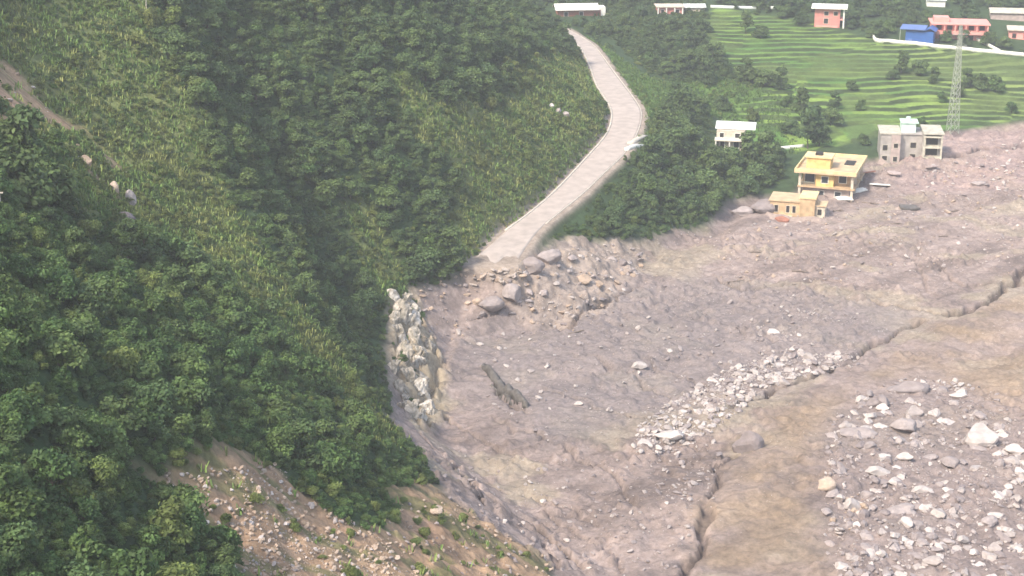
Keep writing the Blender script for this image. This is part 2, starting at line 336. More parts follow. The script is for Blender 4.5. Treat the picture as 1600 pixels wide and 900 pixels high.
def ground_mat():
    m, t, b = newmat('ground_soil'); n = t.nodes; L = t.links
    at = n.new('ShaderNodeAttribute'); at.attribute_name = 'albedo'
    tc = n.new('ShaderNodeTexCoord'); no = n.new('ShaderNodeTexNoise'); no.inputs['Scale'].default_value = 1.25; no.inputs['Detail'].default_value = 9; no.inputs['Roughness'].default_value = .74
    L.new(tc.outputs['Object'], no.inputs['Vector'])
    r = n.new('ShaderNodeMapRange'); r.inputs[1].default_value = .32; r.inputs[2].default_value = .68; r.inputs[3].default_value = .64; r.inputs[4].default_value = 1.30
    L.new(no.outputs[0], r.inputs[0])
    mx = n.new('ShaderNodeVectorMath'); mx.operation = 'SCALE'; L.new(at.outputs['Color'], mx.inputs[0]); L.new(r.outputs[0], mx.inputs['Scale'])
    L.new(mx.outputs[0], b.inputs['Base Color']); b.inputs['Roughness'].default_value = .95; b.inputs['Specular IOR Level'].default_value = .15
    bp = n.new('ShaderNodeBump'); bp.inputs['Strength'].default_value = .7; bp.inputs['Distance'].default_value = .35
    L.new(no.outputs[0], bp.inputs['Height']); L.new(bp.outputs[0], b.inputs['Normal']); return m
def leaf_mat(name, ca, cb):
    m, t, b = newmat(name); n = t.nodes; L = t.links
    oi = n.new('ShaderNodeObjectInfo'); at = n.new('ShaderNodeAttribute'); at.attribute_name = 'tint'
    mx = n.new('ShaderNodeMix'); mx.data_type = 'RGBA'; mx.inputs[6].default_value = (*ca, 1); mx.inputs[7].default_value = (*cb, 1)
    L.new(oi.outputs['Random'], mx.inputs[0])
    sc = n.new('ShaderNodeVectorMath'); sc.operation = 'SCALE'; L.new(mx.outputs[2], sc.inputs[0]); L.new(at.outputs['Fac'], sc.inputs['Scale'])
    L.new(sc.outputs[0], b.inputs['Base Color']); b.inputs['Roughness'].default_value = .6; b.inputs['Specular IOR Level'].default_value = .25
    tr = n.new('ShaderNodeBsdfTranslucent'); L.new(sc.outputs[0], tr.inputs[0])
    ms = n.new('ShaderNodeMixShader'); ms.inputs[0].default_value = .38; L.new(b.outputs[0], ms.inputs[1]); L.new(tr.outputs[0], ms.inputs[2])
    L.new(ms.outputs[0], n['Material Output'].inputs[0]); return m
def rock_mat(name, ca, cb):
    m, t, b = newmat(name); n = t.nodes; L = t.links
    oi = n.new('ShaderNodeObjectInfo'); tc = n.new('ShaderNodeTexCoord')
    mx = n.new('ShaderNodeMix'); mx.data_type = 'RGBA'; mx.inputs[6].default_value = (*ca, 1); mx.inputs[7].default_value = (*cb, 1)
    L.new(oi.outputs['Random'], mx.inputs[0])
    no = n.new('ShaderNodeTexNoise'); no.inputs['Scale'].default_value = 2.2; no.inputs['Detail'].default_value = 8; no.inputs['Roughness'].default_value = .65
    L.new(tc.outputs['Object'], no.inputs['Vector'])
    r = n.new('ShaderNodeMapRange'); r.inputs[1].default_value = .3; r.inputs[2].default_value = .7; r.inputs[3].default_value = .72; r.inputs[4].default_value = 1.2
    L.new(no.outputs[0], r.inputs[0])
    sc = n.new('ShaderNodeVectorMath'); sc.operation = 'SCALE'; L.new(mx.outputs[2], sc.inputs[0]); L.new(r.outputs[0], sc.inputs['Scale'])
    L.new(sc.outputs[0], b.inputs['Base Color']); b.inputs['Roughness'].default_value = .9
    bp = n.new('ShaderNodeBump'); bp.inputs['Strength'].default_value = .6; bp.inputs['Distance'].default_value = .15
    L.new(no.outputs[0], bp.inputs['Height']); L.new(bp.outputs[0], b.inputs['Normal']); return m
M = dict(
    ground=ground_mat(),
    dark=leaf_mat('leaf_dark', (.084, .138, .054), (.126, .182, .060)),
    mid=leaf_mat('leaf_green', (.092, .168, .054), (.140, .212, .066)),
    yel=leaf_mat('leaf_yellow_green', (.145, .20, .06), (.20, .25, .075)),
    oli=leaf_mat('leaf_olive', (.15, .20, .06), (.21, .245, .075)),
    bark=simple('bark', (.11, .085, .06), scale=6),
    white=rock_mat('rock_pale', (.34, .295, .275), (.54, .485, .45)),
    grey=rock_mat('rock_grey', (.22, .185, .18), (.36, .31, .295)),
    tan=rock_mat('rock_tan', (.34, .25, .18), (.48, .38, .30)),
    cliff=simple('cliff_rock', (.40, .355, .30), var=.62, scale=2.6, bump=.8, dirt=[.12, .115, .09]), cliffw=simple('cliff_rock_pale', (.56, .52, .46), var=.5, scale=2.6, bump=.8, dirt=[.2, .17, .13]),
    road=simple('road_dusty_asphalt', (.42, .36, .315), var=.2, scale=.5, rough=.95, bump=.2),
    kerb=simple('kerb_concrete', (.55, .50, .42), var=.25, scale=1.2),
    yellow=simple('paint_yellow', (.70, .50, .20), var=.3, scale=.8), yellow2=simple('paint_pale_yellow', (.74, .58, .31), var=.25, scale=.7),
    tanw=simple('paint_tan', (.52, .37, .22), var=.32, scale=.7), cream=simple('paint_cream', (.62, .54, .43), var=.3, scale=.9),
    concrete=simple('concrete_raw', (.40, .37, .34), var=.3, scale=.6, bump=.2), concl=simple('concrete_light', (.50, .47, .38), var=.3, scale=.8),
    deck=simple('roof_deck_dusty', (.56, .42, .26), var=.25, scale=.5), pink=simple('paint_pink', (.62, .25, .22), var=.2, scale=.7),
    pinkl=simple('paint_salmon', (.78, .34, .29), var=.15, scale=.5), blue=simple('sheet_blue', (.03, .11, .36), var=.15, scale=.6, rough=.5),
    bluer=simple('sheet_blue_faded', (.12, .19, .42), var=.15, scale=.6, rough=.45), whitep=simple('paint_white', (.78, .77, .70), var=.15, scale=.8),
    tin=simple('tin_roof_pale', (.66, .70, .66), var=.15, scale=.6, rough=.5), mint=simple('paint_mint', (.55, .72, .62), var=.12, scale=.8),
    hole=simple('dark_interior', (.03, .027, .025), var=.2), glass=simple('window_glass_dark', (.04, .05, .06), rough=.25, var=.2),
    brick=simple('brick_red', (.34, .15, .10), var=.25, scale=2), mudpile=simple('mud_pile', (.31, .245, .215), var=.3, scale=1.1, bump=.5), mudwall=simple('mud_stained_wall', (.42, .34, .31), var=.25, scale=.9),
    steel=simple('galvanised_steel', (.30, .33, .27), rough=.5, var=.15), slab=simple('broken_slab_dark', (.12, .11, .10), var=.45, scale=1.2, bump=.6),
    wood=simple('driftwood', (.20, .16, .13), var=.35, scale=3), canal=simple('canal_plaster_white', (.70, .70, .62), var=.2, scale=.9))

# ------------------------------------------------------------------ object helpers
def link(o, parent=None):
    COL.objects.link(o)
    if parent is not None: o.parent = parent
    return o
def tag(o, label=None, cat=None, group=None, kind=None):
    if label: o['label'] = label
    if cat: o['category'] = cat
    if group: o['group'] = group
    if kind: o['kind'] = kind
    return o
def empty(name, loc, rz=0, label=None, cat=None, group=None, scale=1):
    o = bpy.data.objects.new(name, None); COL.objects.link(o); o.location = loc; o.rotation_euler = (0, 0, rz)
    o.scale = (scale,)*3 if not hasattr(scale, '__len__') else scale; o.empty_display_size = .3
    return tag(o, label, cat, group)
class MB:
    def __init__(s): s.bm = bmesh.new()
    def box(s, x0, x1, y0, y1, z0, z1, tilt=None):
        vs = [s.bm.verts.new(Vector(p)) for p in ((x0, y0, z0), (x1, y0, z0), (x1, y1, z0), (x0, y1, z0), (x0, y0, z1), (x1, y0, z1), (x1, y1, z1), (x0, y1, z1))]
        if tilt is not None:
            c = Vector(((x0+x1)/2, (y0+y1)/2, (z0+z1)/2))
            for v in vs: v.co = c+tilt @ (v.co-c)
        for f in ((3, 2, 1, 0), (4, 5, 6, 7), (0, 1, 5, 4), (1, 2, 6, 5), (2, 3, 7, 6), (3, 0, 4, 7)): s.bm.faces.new([vs[i] for i in f])
        return s
    def bar(s, a, b, r, n=5, r2=None):
        a = Vector(a); b = Vector(b); r2 = r if r2 is None else r2; d = (b-a).normalized(); u = d.orthogonal().normalized(); w_ = d.cross(u)
        A = [s.bm.verts.new(a+r*(math.cos(t)*u+math.sin(t)*w_)) for t in [2*math.pi*k/n for k in range(n)]]
        B = [s.bm.verts.new(b+r2*(math.cos(t)*u+math.sin(t)*w_)) for t in [2*math.pi*k/n for k in range(n)]]
        for k in range(n): s.bm.faces.new((A[k], A[(k+1) % n], B[(k+1) % n], B[k]))
        s.bm.faces.new(A[::-1]); s.bm.faces.new(B); return s
    def gable(s, x0, x1, y0, y1, z, h, th=.12, along='x'):
        """pitched sheet roof with thickness, ridge along x or y"""
        if along == 'x': pr = [(x0, y0, z), (x0, (y0+y1)/2, z+h), (x0, y1, z)]; off = Vector((x1-x0, 0, 0))
        else: pr = [(x0, y0, z), ((x0+x1)/2, y0, z+h), (x1, y0, z)]; off = Vector((0, y1-y0, 0))
        up = Vector((0, 0, th)); lo = [Vector(p) for p in pr]; hi = [p+up for p in lo]; ring = lo+hi[::-1]
        A = [s.bm.verts.new(p) for p in ring]; B = [s.bm.verts.new(p+off) for p in ring]; n = len(ring)
        for k in range(n): s.bm.faces.new((A[k], A[(k+1) % n], B[(k+1) % n], B[k]))
        for T in (A, B):
            s.bm.faces.new((T[0], T[1], T[4], T[5])); s.bm.faces.new((T[1], T[2], T[3], T[4]))
        return s
    def build(s, name, mat, parent=None, smooth_=False):
        bmesh.ops.recalc_face_normals(s.bm, faces=s.bm.faces[:])
        me = bpy.data.meshes.new(name); s.bm.to_mesh(me); s.bm.free(); me.materials.append(mat)
        if smooth_: me.polygons.foreach_set('use_smooth', [True]*len(me.polygons))
        return link(bpy.data.objects.new(name, me), parent)
def mesh_np(name, V, Fq, mat, smooth_=False, attrs=None):
    me = bpy.data.meshes.new(name); V = np.asarray(V, np.float32); Fq = np.asarray(Fq, np.int32); k = Fq.shape[1]
    me.vertices.add(len(V)); me.vertices.foreach_set('co', V.ravel()); me.loops.add(Fq.size); me.loops.foreach_set('vertex_index', Fq.ravel())
    me.polygons.add(len(Fq)); me.polygons.foreach_set('loop_start', np.arange(0, Fq.size, k, dtype=np.int32)); me.polygons.foreach_set('loop_total', np.full(len(Fq), k, np.int32))
    if smooth_: me.polygons.foreach_set('use_smooth', np.ones(len(Fq), bool))
    for nm, ty, dom, data in (attrs or []):
        a = me.attributes.new(nm, ty, dom); a.data.foreach_set('color' if 'COLOR' in ty else 'value', np.asarray(data, np.float32).ravel())
    me.update(calc_edges=True); me.materials.append(mat); return me

# ------------------------------------------------------------------ ground
nx, ny = XX.shape
ids = np.arange(nx*ny).reshape(nx, ny)
Q = np.stack([ids[:-1, :-1], ids[1:, :-1], ids[1:, 1:], ids[:-1, 1:]], -1).reshape(-1, 4)
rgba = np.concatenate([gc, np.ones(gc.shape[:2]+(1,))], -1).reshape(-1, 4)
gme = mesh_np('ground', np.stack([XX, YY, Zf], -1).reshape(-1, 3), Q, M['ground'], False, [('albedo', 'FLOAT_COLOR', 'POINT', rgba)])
ground = tag(link(bpy.data.objects.new('ground', gme)), 'ground of the valley with grey debris, hillside and terraces', kind='structure')

# ------------------------------------------------------------------ road
def resample(P, n):
    s = np.r_[0, np.cumsum(np.linalg.norm(np.diff(P, axis=0), axis=1))]; t = np.linspace(0, s[-1], n)
    Pq = np.stack([np.interp(t, s, P[:, k]) for k in range(3)], -1)
    for _ in range(3):
        Pq[1:-1] = .25*Pq[:-2]+.5*Pq[1:-1]+.25*Pq[2:]
    return Pq
def chaikin(P, n=2):
    for _ in range(n):
        a = P[:-1]*.75+P[1:]*.25; b = P[:-1]*.25+P[1:]*.75
        P = np.vstack([P[:1], np.stack([a, b], 1).reshape(-1, 3), P[-1:]])
    return P
RL = resample(chaikin(rl, 3), 160); RRr = resample(chaikin(rr, 3), 160)
for _ in range(60):
    for q_ in (RL, RRr): q_[1:-1, 2] = .25*q_[:-2, 2]+.5*q_[1:-1, 2]+.25*q_[2:, 2]
K = 14; V = []; 
for i in range(160):
    for k in range(K+1):
        t = k/K; p = RL[i]*(1-t)+RRr[i]*t
        if i < 8:
            back = (4.2*N[3].fbm(np.array([t*7.]), np.array([3.3]), 4)[0]+.9*math.sin(t*9)+.8)*(1-i/8); p = p+np.array([0, back, -.35*max(0, 1-i/3)])
        V.append((p[0], p[1], p[2]+.05-.10*abs(t-.5)))
V = np.array(V); topn = len(V); V2 = np.vstack([V, V-np.array([0, 0, .45])])
Fq = []
for i in range(159):
    for k in range(K):
        a = i*(K+1)+k; Fq.append((a, a+1, a+K+2, a+K+1)); Fq.append((a+topn, a+K+1+topn, a+K+2+topn, a+1+topn))
for k in range(K): Fq.append((k+topn, k+1+topn, k+1, k))
for i in range(159):
    a = i*(K+1); Fq.append((a, a+K+1, a+K+1+topn, a+topn)); b = a+K; Fq.append((b+topn, b+K+1+topn, b+K+1, b))
tag(link(bpy.data.objects.new('road', mesh_np('road', V2, Fq, M['road']))), 'pale dusty road along the hillside, broken off at its lower end', kind='structure')
def strip(name, P, wd, h, mat, label=None, i0=0, i1=None, sink=.3, kind='structure', cat=None, parent=None):
    P = P[i0:i1]; V = []; Fq = []
    for i, p in enumerate(P):
        a = P[max(0, i-1)]; b = P[min(len(P)-1, i+1)]; d = (b-a)[:2]; d = d/(np.linalg.norm(d)+1e-9); nrm = np.array([-d[1], d[0]])
        for s_, z in ((-.5, -sink), (-.5, h), (.5, h), (.5, -sink)): V.append((p[0]+nrm[0]*wd*s_, p[1]+nrm[1]*wd*s_, p[2]+z))
    n = len(P)
    for i in range(n-1):
        a = i*4
        for k in range(4): Fq.append((a+k, a+(k+1) % 4, a+4+(k+1) % 4, a+4+k))
    Fq.append((0, 3, 2, 1)); e = (n-1)*4; Fq.append((e, e+1, e+2, e+3))
    o = link(bpy.data.objects.new(name, mesh_np(name, V, Fq, mat)), parent)
    if parent is None: tag(o, label, cat, kind=kind)
    return o
off = (RRr-RL); off = off/np.linalg.norm(off, axis=1)[:, None]
strip('kerb', RL-off*.2, .42, .15, M['kerb'], 'pale drain kerb along the uphill edge of the road', i0=13)
strip('kerb', RRr+off*.15, .22, .08, M['kerb'], 'pale kerb along the valley edge of the road', i0=15)

# ------------------------------------------------------------------ leaves, crowns, trunks
def crown_mesh(seed, nleaf, lobes, leaf, mat, flat=1.0, tall=1.0, low=0.0):
    r_ = np.random.RandomState(seed); C = []; Rr_ = []
    for i in range(lobes):
        th = r_.rand()*2*math.pi; rad = math.sqrt(r_.rand())*.68; hz = r_.rand()
        shrink = 1-.55*hz*tall**.5
        C.append((math.cos(th)*rad*shrink, math.sin(th)*rad*shrink, (hz*1.1-.25+low)*tall)); Rr_.append((.26+.26*r_.rand())*(1-.25*hz))
    C = np.array(C); Rr_ = np.array(Rr_); tl = .68+.6*r_.rand(lobes)
    li = r_.choice(lobes, nleaf, p=Rr_**2/np.sum(Rr_**2))
    d = r_.randn(nleaf, 3); d[:, 2] = np.abs(d[:, 2])*.9-.25; d /= np.linalg.norm(d, axis=1)[:, None]
    rad = Rr_[li]*(.42+.72*r_.rand(nleaf)**.8)*(1+.35*N[seed % 12].fbm(d[:, 0]*2.2+li*3.1, d[:, 1]*2.2+d[:, 2]*1.7, 2))
    P = C[li]+d*rad[:, None]*np.array([1, 1, .85*flat])
    nrm = d*.9+r_.randn(nleaf, 3)*.55+np.array([0, 0, .35]); nrm /= np.linalg.norm(nrm, axis=1)[:, None]
    u = np.cross(nrm, r_.randn(nleaf, 3)); u /= np.linalg.norm(u, axis=1)[:, None]; v = np.cross(nrm, u)
    s = leaf*(.6+.8*r_.rand(nleaf))[:, None]
    V = np.stack([P-u*s, P-v*s*.55+nrm*s*.12, P+u*s, P+v*s*.55+nrm*s*.12], 1).reshape(-1, 3)
    Fq = np.arange(nleaf*4).reshape(-1, 4)
    tint = np.repeat(tl[li]*(.75+.5*r_.rand(nleaf)), 4)
    return mesh_np('crown', V, Fq, mat, False, [('tint', 'FLOAT', 'POINT', tint)])
def trunk_mesh(seed, h, r):
    r_ = random.Random(seed); m = MB(); p = Vector((0, 0, -h*.12)); d = Vector((r_.uniform(-.06, .06), r_.uniform(-.06, .06), 1)); n = 5; rr_ = r
    for k in range(n):
        q = p+d*h*1.12/n; m.bar(p, q, rr_, 7, rr_*.84); 
        if k >= 2:
            for j in range(2):
                a = r_.uniform(0, 6.28); m.bar(q, q+Vector((math.cos(a)*.42, math.sin(a)*.42, .34))*h*.55, rr_*.5, 5, rr_*.12)
        p = q; rr_ *= .84; d = (d+Vector((r_.uniform(-.12, .12), r_.uniform(-.12, .12), 0))).normalized()
    bm = m.bm; me = bpy.data.meshes.new('trunk'); bm.to_mesh(me); bm.free(); me.materials.append(M['bark']); return me
crowns = {}
for key, mt in (('dark', 'dark'), ('mid', 'mid'), ('yel', 'yel'), ('oli', 'oli')):
    crowns[key] = [crown_mesh(10+i+len(key)*7+ord(key[0]), 2500, 11+5*i, .085, M[mt], tall=(1.0, 1.35, .8)[i]) for i in range(3)]
crowns['tall'] = [crown_mesh(50+i, 2000, 16, .11, M['dark'], tall=2.0, low=.15) for i in range(2)]
trunks = [trunk_mesh(i, 1.0, .06) for i in range(3)]
trees = {}
def tree(key, var, loc, s, rz, name, label, group, cat='tree', lift=.75, sc=(1, 1, 1)):
    """crown radius ~ s; lift raises the crown above the ground by that share of s"""
    o = empty(name, loc, rz, label, cat, group, scale=(s*sc[0], s*sc[1], s*sc[2]))
    t = link(bpy.data.objects.new('trunk', trunks[var % 3]), o); t.scale = (1, 1, lift+.35)
    c = link(bpy.data.objects.new('crown', crowns[key][var % len(crowns[key])]), o); c.location = (0, 0, lift)
    return o

DIRS = ['right of', 'up and right of', 'above', 'up and left of', 'left of', 'down and left of', 'below', 'down and right of']
ORD = ['nearest', 'second nearest', 'third nearest', 'fourth nearest', 'fifth nearest', 'sixth nearest', 'seventh nearest', 'eighth nearest', 'ninth nearest', 'tenth nearest', 'eleventh nearest', 'twelfth nearest']
def name_by_landmark(items, marks, noun):
    """items: (object, u, v, colour word); marks: (u, v, phrase). Says which one it is by the nearest landmark, its side and its rank there"""
    G = {}
    for o, u, v, c in items:
        best = min(marks, key=lambda m_: (m_[0]-u)**2+(m_[1]-v)**2); dx, dy = u-best[0], best[1]-v
        k = int(round(math.atan2(dy, dx)/(math.pi/4))) % 8; G.setdefault((c, k, best[2]), []).append((math.hypot(dx, dy), o))
    for (c, k, ph), L in G.items():
        L.sort(key=lambda t: t[0])
        for i, (_, o) in enumerate(L):
            rk = (ORD[i]+' ' if len(L) > 1 else '') if i < len(ORD) else str(i+1)+'th nearest '
            o['label'] = f'{rk}{c} {noun} {DIRS[k]} {ph}'
def gz(x, y): return float(interp_grid(Zf, np.array([x]), np.array([y]))[0])
def on(u, v): return Vector(cast([u], [v], Zf)[0])
def scatter(name, pts, rots, scls, idx, meshobjs, label, cat=None):
    """one object: vertices that carry copies of the given objects"""
    me = bpy.data.meshes.new(name); n = len(pts); me.vertices.add(n); me.vertices.foreach_set('co', np.asarray(pts, np.float32).ravel())
    a = me.attributes.new('rot', 'FLOAT_VECTOR', 'POINT'); a.data.foreach_set('vector', np.asarray(rots, np.float32).ravel())
    a = me.attributes.new('scl', 'FLOAT_VECTOR', 'POINT'); a.data.foreach_set('vector', np.asarray(scls, np.float32).ravel())
    a = me.attributes.new('pick', 'INT', 'POINT'); a.data.foreach_set('value', np.asarray(idx, np.int32))
    o = link(bpy.data.objects.new(name, me)); tag(o, label, cat, kind='stuff')
    g = bpy.data.node_groups.new(name, 'GeometryNodeTree'); g.interface.new_socket('Geometry', in_out='INPUT', socket_type='NodeSocketGeometry'); g.interface.new_socket('Geometry', in_out='OUTPUT', socket_type='NodeSocketGeometry')
    gi = g.nodes.new('NodeGroupInput'); go = g.nodes.new('NodeGroupOutput'); jn = g.nodes.new('GeometryNodeJoinGeometry')
    def na(nm, ty):
        k = g.nodes.new('GeometryNodeInputNamedAttribute'); k.data_type = ty; k.inputs['Name'].default_value = nm; return k.outputs['Attribute']
    pk = na('pick', 'INT'); ro = na('rot', 'FLOAT_VECTOR'); sc = na('scl', 'FLOAT_VECTOR')
    for k, mo in enumerate(meshobjs):
        oi = g.nodes.new('GeometryNodeObjectInfo'); oi.inputs['Object'].default_value = mo; oi.inputs['As Instance'].default_value = True; oi.transform_space = 'ORIGINAL'
        cm = g.nodes.new('FunctionNodeCompare'); cm.data_type = 'INT'; cm.operation = 'EQUAL'; g.links.new(pk, cm.inputs[2]); cm.inputs[3].default_value = k
        ip = g.nodes.new('GeometryNodeInstanceOnPoints'); g.links.new(gi.outputs[0], ip.inputs['Points']); g.links.new(cm.outputs[0], ip.inputs['Selection'])
        g.links.new(oi.outputs['Geometry'], ip.inputs['Instance']); g.links.new(ro, ip.inputs['Rotation']); g.links.new(sc, ip.inputs['Scale']); g.links.new(ip.outputs[0], jn.inputs[0])
    g.links.new(jn.outputs[0], go.inputs[0]); md = o.modifiers.new('scatter', 'NODES'); md.node_group = g
    return o

# ------------------------------------------------------------------ hillside woods
def zval(Z, x, y): return interp_grid(Z, x, y)
def jitter_points(x0, x1, y0, y1, st):
    gx = np.arange(x0, x1, st); gy = np.arange(y0, y1, st); a, b = np.meshgrid(gx, gy); a = a.ravel(); b = b.ravel()
    return a+rs.uniform(-.5, .5, len(a))*st, b+rs.uniform(-.5, .5, len(b))*st
def hill_mask(x, y): return np.interp(y, toeY, toeX)-x
m_forestR = zone([(905, -40), (925, 30), (960, 66), (1012, 112), (1050, 128), (1060, 150), (1012, 180), (1008, 220), (960, 290), (880, 360), (845, 384), (900, 370), (1000, 372), (1100, 350), (1140, 310), (1215, 290), (1225, 235),
                  (1165, 222), (1110, 220), (1110, 160), (1215, 130), (1150, 118), (1110, 66), (1105, 14), (1060, -40)], 1.0, .6)
m_clear = np.clip(m_deb+m_scar+m_scarL*.95+m_cliff, 0, 1)
px_, py_ = jitter_points(-230, 260, 82, 900, 2.15)
keep = np.ones(len(px_), bool)
pz_ = zval(Zf, px_, py_); u_, v_, dep_ = project(np.stack([px_, py_, pz_], -1))
keep &= (u_ > -250) & (u_ < 1850) & (v_ > -160) & (v_ < 1080)
hm = hill_mask(px_, py_); cl = np.maximum(zval(m_clear, px_, py_), zval(m_nofor, px_, py_)); ol = zval(np.clip(m_olive+m_oliveR+m_oliveM, 0, 1), px_, py_); te = zval(np.clip(m_ter+m_grassR, 0, 1), px_, py_)
rd = zval(np.clip(rsd, -5, 60), px_, py_); fr = zval(m_forestR, px_, py_)
dens = np.where(hm > 3, 1-.88*ol, fr*.75); dens = np.where((hm <= 3) & (py_ > 500) & (fr < .3), .8, dens)
dens *= (cl < .35) * (te < .4) * (rd > np.where(hm > 0, 3.2, 5.5))
dens *= np.where(py_ > 420, .62, 1)*np.where(py_ > 560, .6, 1)
keep &= rs.rand(len(px_)) < dens
px_, py_, pz_, u_, v_, dep_, ol, hm, fr = [a[keep] for a in (px_, py_, pz_, u_, v_, dep_, ol, hm, fr)]
n = len(px_)
big = N[12].fbm(px_/22, py_/22, 2)
size = (.8+2.1*rs.rand(n)**2.6)*(1+.3*big)*np.where(py_ > 250, 1.12, 1)*np.where(dep_ < 190, .85, 1)
size = np.where(ol > .5, size*.6, size)
foreg = (dep_ < 215)
pd = np.clip(.78-.55*foreg*1.0+.5*big+.35*(hm < 0), .05, .97)
rr0 = rs.rand(n); kind = np.where(rr0 < pd, 0, np.where(rs.rand(n) < np.where(foreg, .88, .88), 1, 2))
kind = np.where(ol > .5, np.where(rs.rand(n) < .5, 3, 2), kind)
# clear the small summit pole, houses etc. later via no-build discs
nob = [(on(u, v), a_, b_) for u, v, a_, b_ in ((872, 26, 0, 16), (1028, 22, 0, 9), (1070, 18, 0, 8), (1272, 42, 0, 10), (1119, 228, 0, 9), (1414, 68, 2, 10), (1456, 62, 0, 18), (1576, 60, 0, 11), (1448, 10, 0, 6), (1548, 30, 0, 12))]
okk = np.ones(n, bool)
for p, wL, wR in nob: okk &= ~((px_ > p.x-5-wL) & (px_ < p.x+wR+4) & (py_ < p.y+13) & (py_ > p.y-14))
px_, py_, pz_, u_, v_, dep_, size, kind, hm, fr, ol = [a[okk] for a in (px_, py_, pz_, u_, v_, dep_, size, kind, hm, fr, ol)]
n = len(px_)
vis = visible(np.stack([px_, py_, pz_+size*1.6], -1), Zf) & (u_ > 5) & (u_ < 1595) & (v_ > 5) & (v_ < 895)
score = np.where(vis, size/dep_, 0); order = np.argsort(-score); ind = order[:300]
keys = ['dark', 'mid', 'yel', 'oli']
def region(i):
    if hm[i] < 0: return ('tree in the dark wood between the road and the yellow house', 'trees in the wood below the road')
    if dep_[i] < 215: return ('leafy tree on the near slope at the lower left of the picture', 'trees on the near lower slope')
    if ol[i] > .5: return ('low bushy tree on the sunlit olive spur', 'bushy trees on the olive spur')
    if u_[i] < 300: return ('leafy tree high on the left slope beside the olive spur', 'trees beside the olive spur')
    return ('tree in the dark green forest behind the olive spur and above the rock cliff', 'trees in the forest behind the spur')
colw = {0: 'dark green', 1: 'fresh green', 2: 'yellow green', 3: 'olive'}
srcs = {}; TI = []
for i in ind:
    l, g_ = region(i); k = keys[kind[i]]; var = rnd.randrange(3)
    o = tree(k, var, (px_[i], py_[i], pz_[i]), size[i], rnd.uniform(0, 6.28), 'broadleaf_tree', colw[kind[i]]+' '+l, colw[kind[i]]+' '+g_, lift=.55); TI.append((o, u_[i], v_[i], colw[kind[i]]))
    srcs.setdefault((kind[i], var), o.children[1] if o.children[1].name.startswith('crown') else o.children[0])
for k in range(4):
    for v in range(3):
        if (k, v) not in srcs:
            i = [j for j in order[300:] if kind[j] == k][0]; l, g_ = region(i)
            o = tree(keys[k], v, (px_[i], py_[i], pz_[i]), size[i], 0, 'broadleaf_tree', colw[k]+' '+l, colw[k]+' '+g_, lift=.55); TI.append((o, u_[i], v_[i], colw[k]))
            srcs[(k, v)] = [c for c in o.children if c.name.startswith('crown')][0]
name_by_landmark(TI, [(250, 745, 'the upper left scar corner'), (420, 725, 'the top of the brown scar'), (300, 850, 'the left side of the brown scar'), (560, 810, 'the right side of the brown scar'),
    (620, 620, 'the foot of the pale cliff'), (610, 480, 'the top of the pale cliff'), (10, 336, 'the wooden pole at the left edge'), (205, 315, 'the pale outcrops on the spur'), (150, 400, 'the grey rock on the spur'),
    (0, 560, 'the left edge middle'), (0, 780, 'the lower left picture edge'), (0, 895, 'the lower left picture corner'), (160, 895, 'the bottom edge left of the scar'),
    (300, 500, 'the lower end of the olive spur'), (180, 620, 'the middle of the near slope'), (420, 600, 'the middle of the forest corner'), (735, 400, 'the broken road end'), (870, 180, 'the pale rocks by the road bend'), (1050, 300, 'the wood under the road'),
    (300, 200, 'the crest of the olive spur'), (229, 10, 'the pole on the spur crest'), (600, 300, 'the middle of the far forest')], 'tree')
src = [srcs[(k, v)] for k in range(4) for v in range(3)]
rest = order[300:]
scatter('forest', np.stack([px_[rest], py_[rest], pz_[rest]+size[rest]*.5], -1), np.stack([np.zeros(len(rest)), np.zeros(len(rest)), rs.rand(len(rest))*6.28], -1),
        np.stack([size[rest]]*2+[size[rest]*rs.uniform(.8, 1.25, len(rest))], -1), kind[rest]*3+rs.randint(0, 3, len(rest)), src, 'dense broadleaf forest covering the hillside')
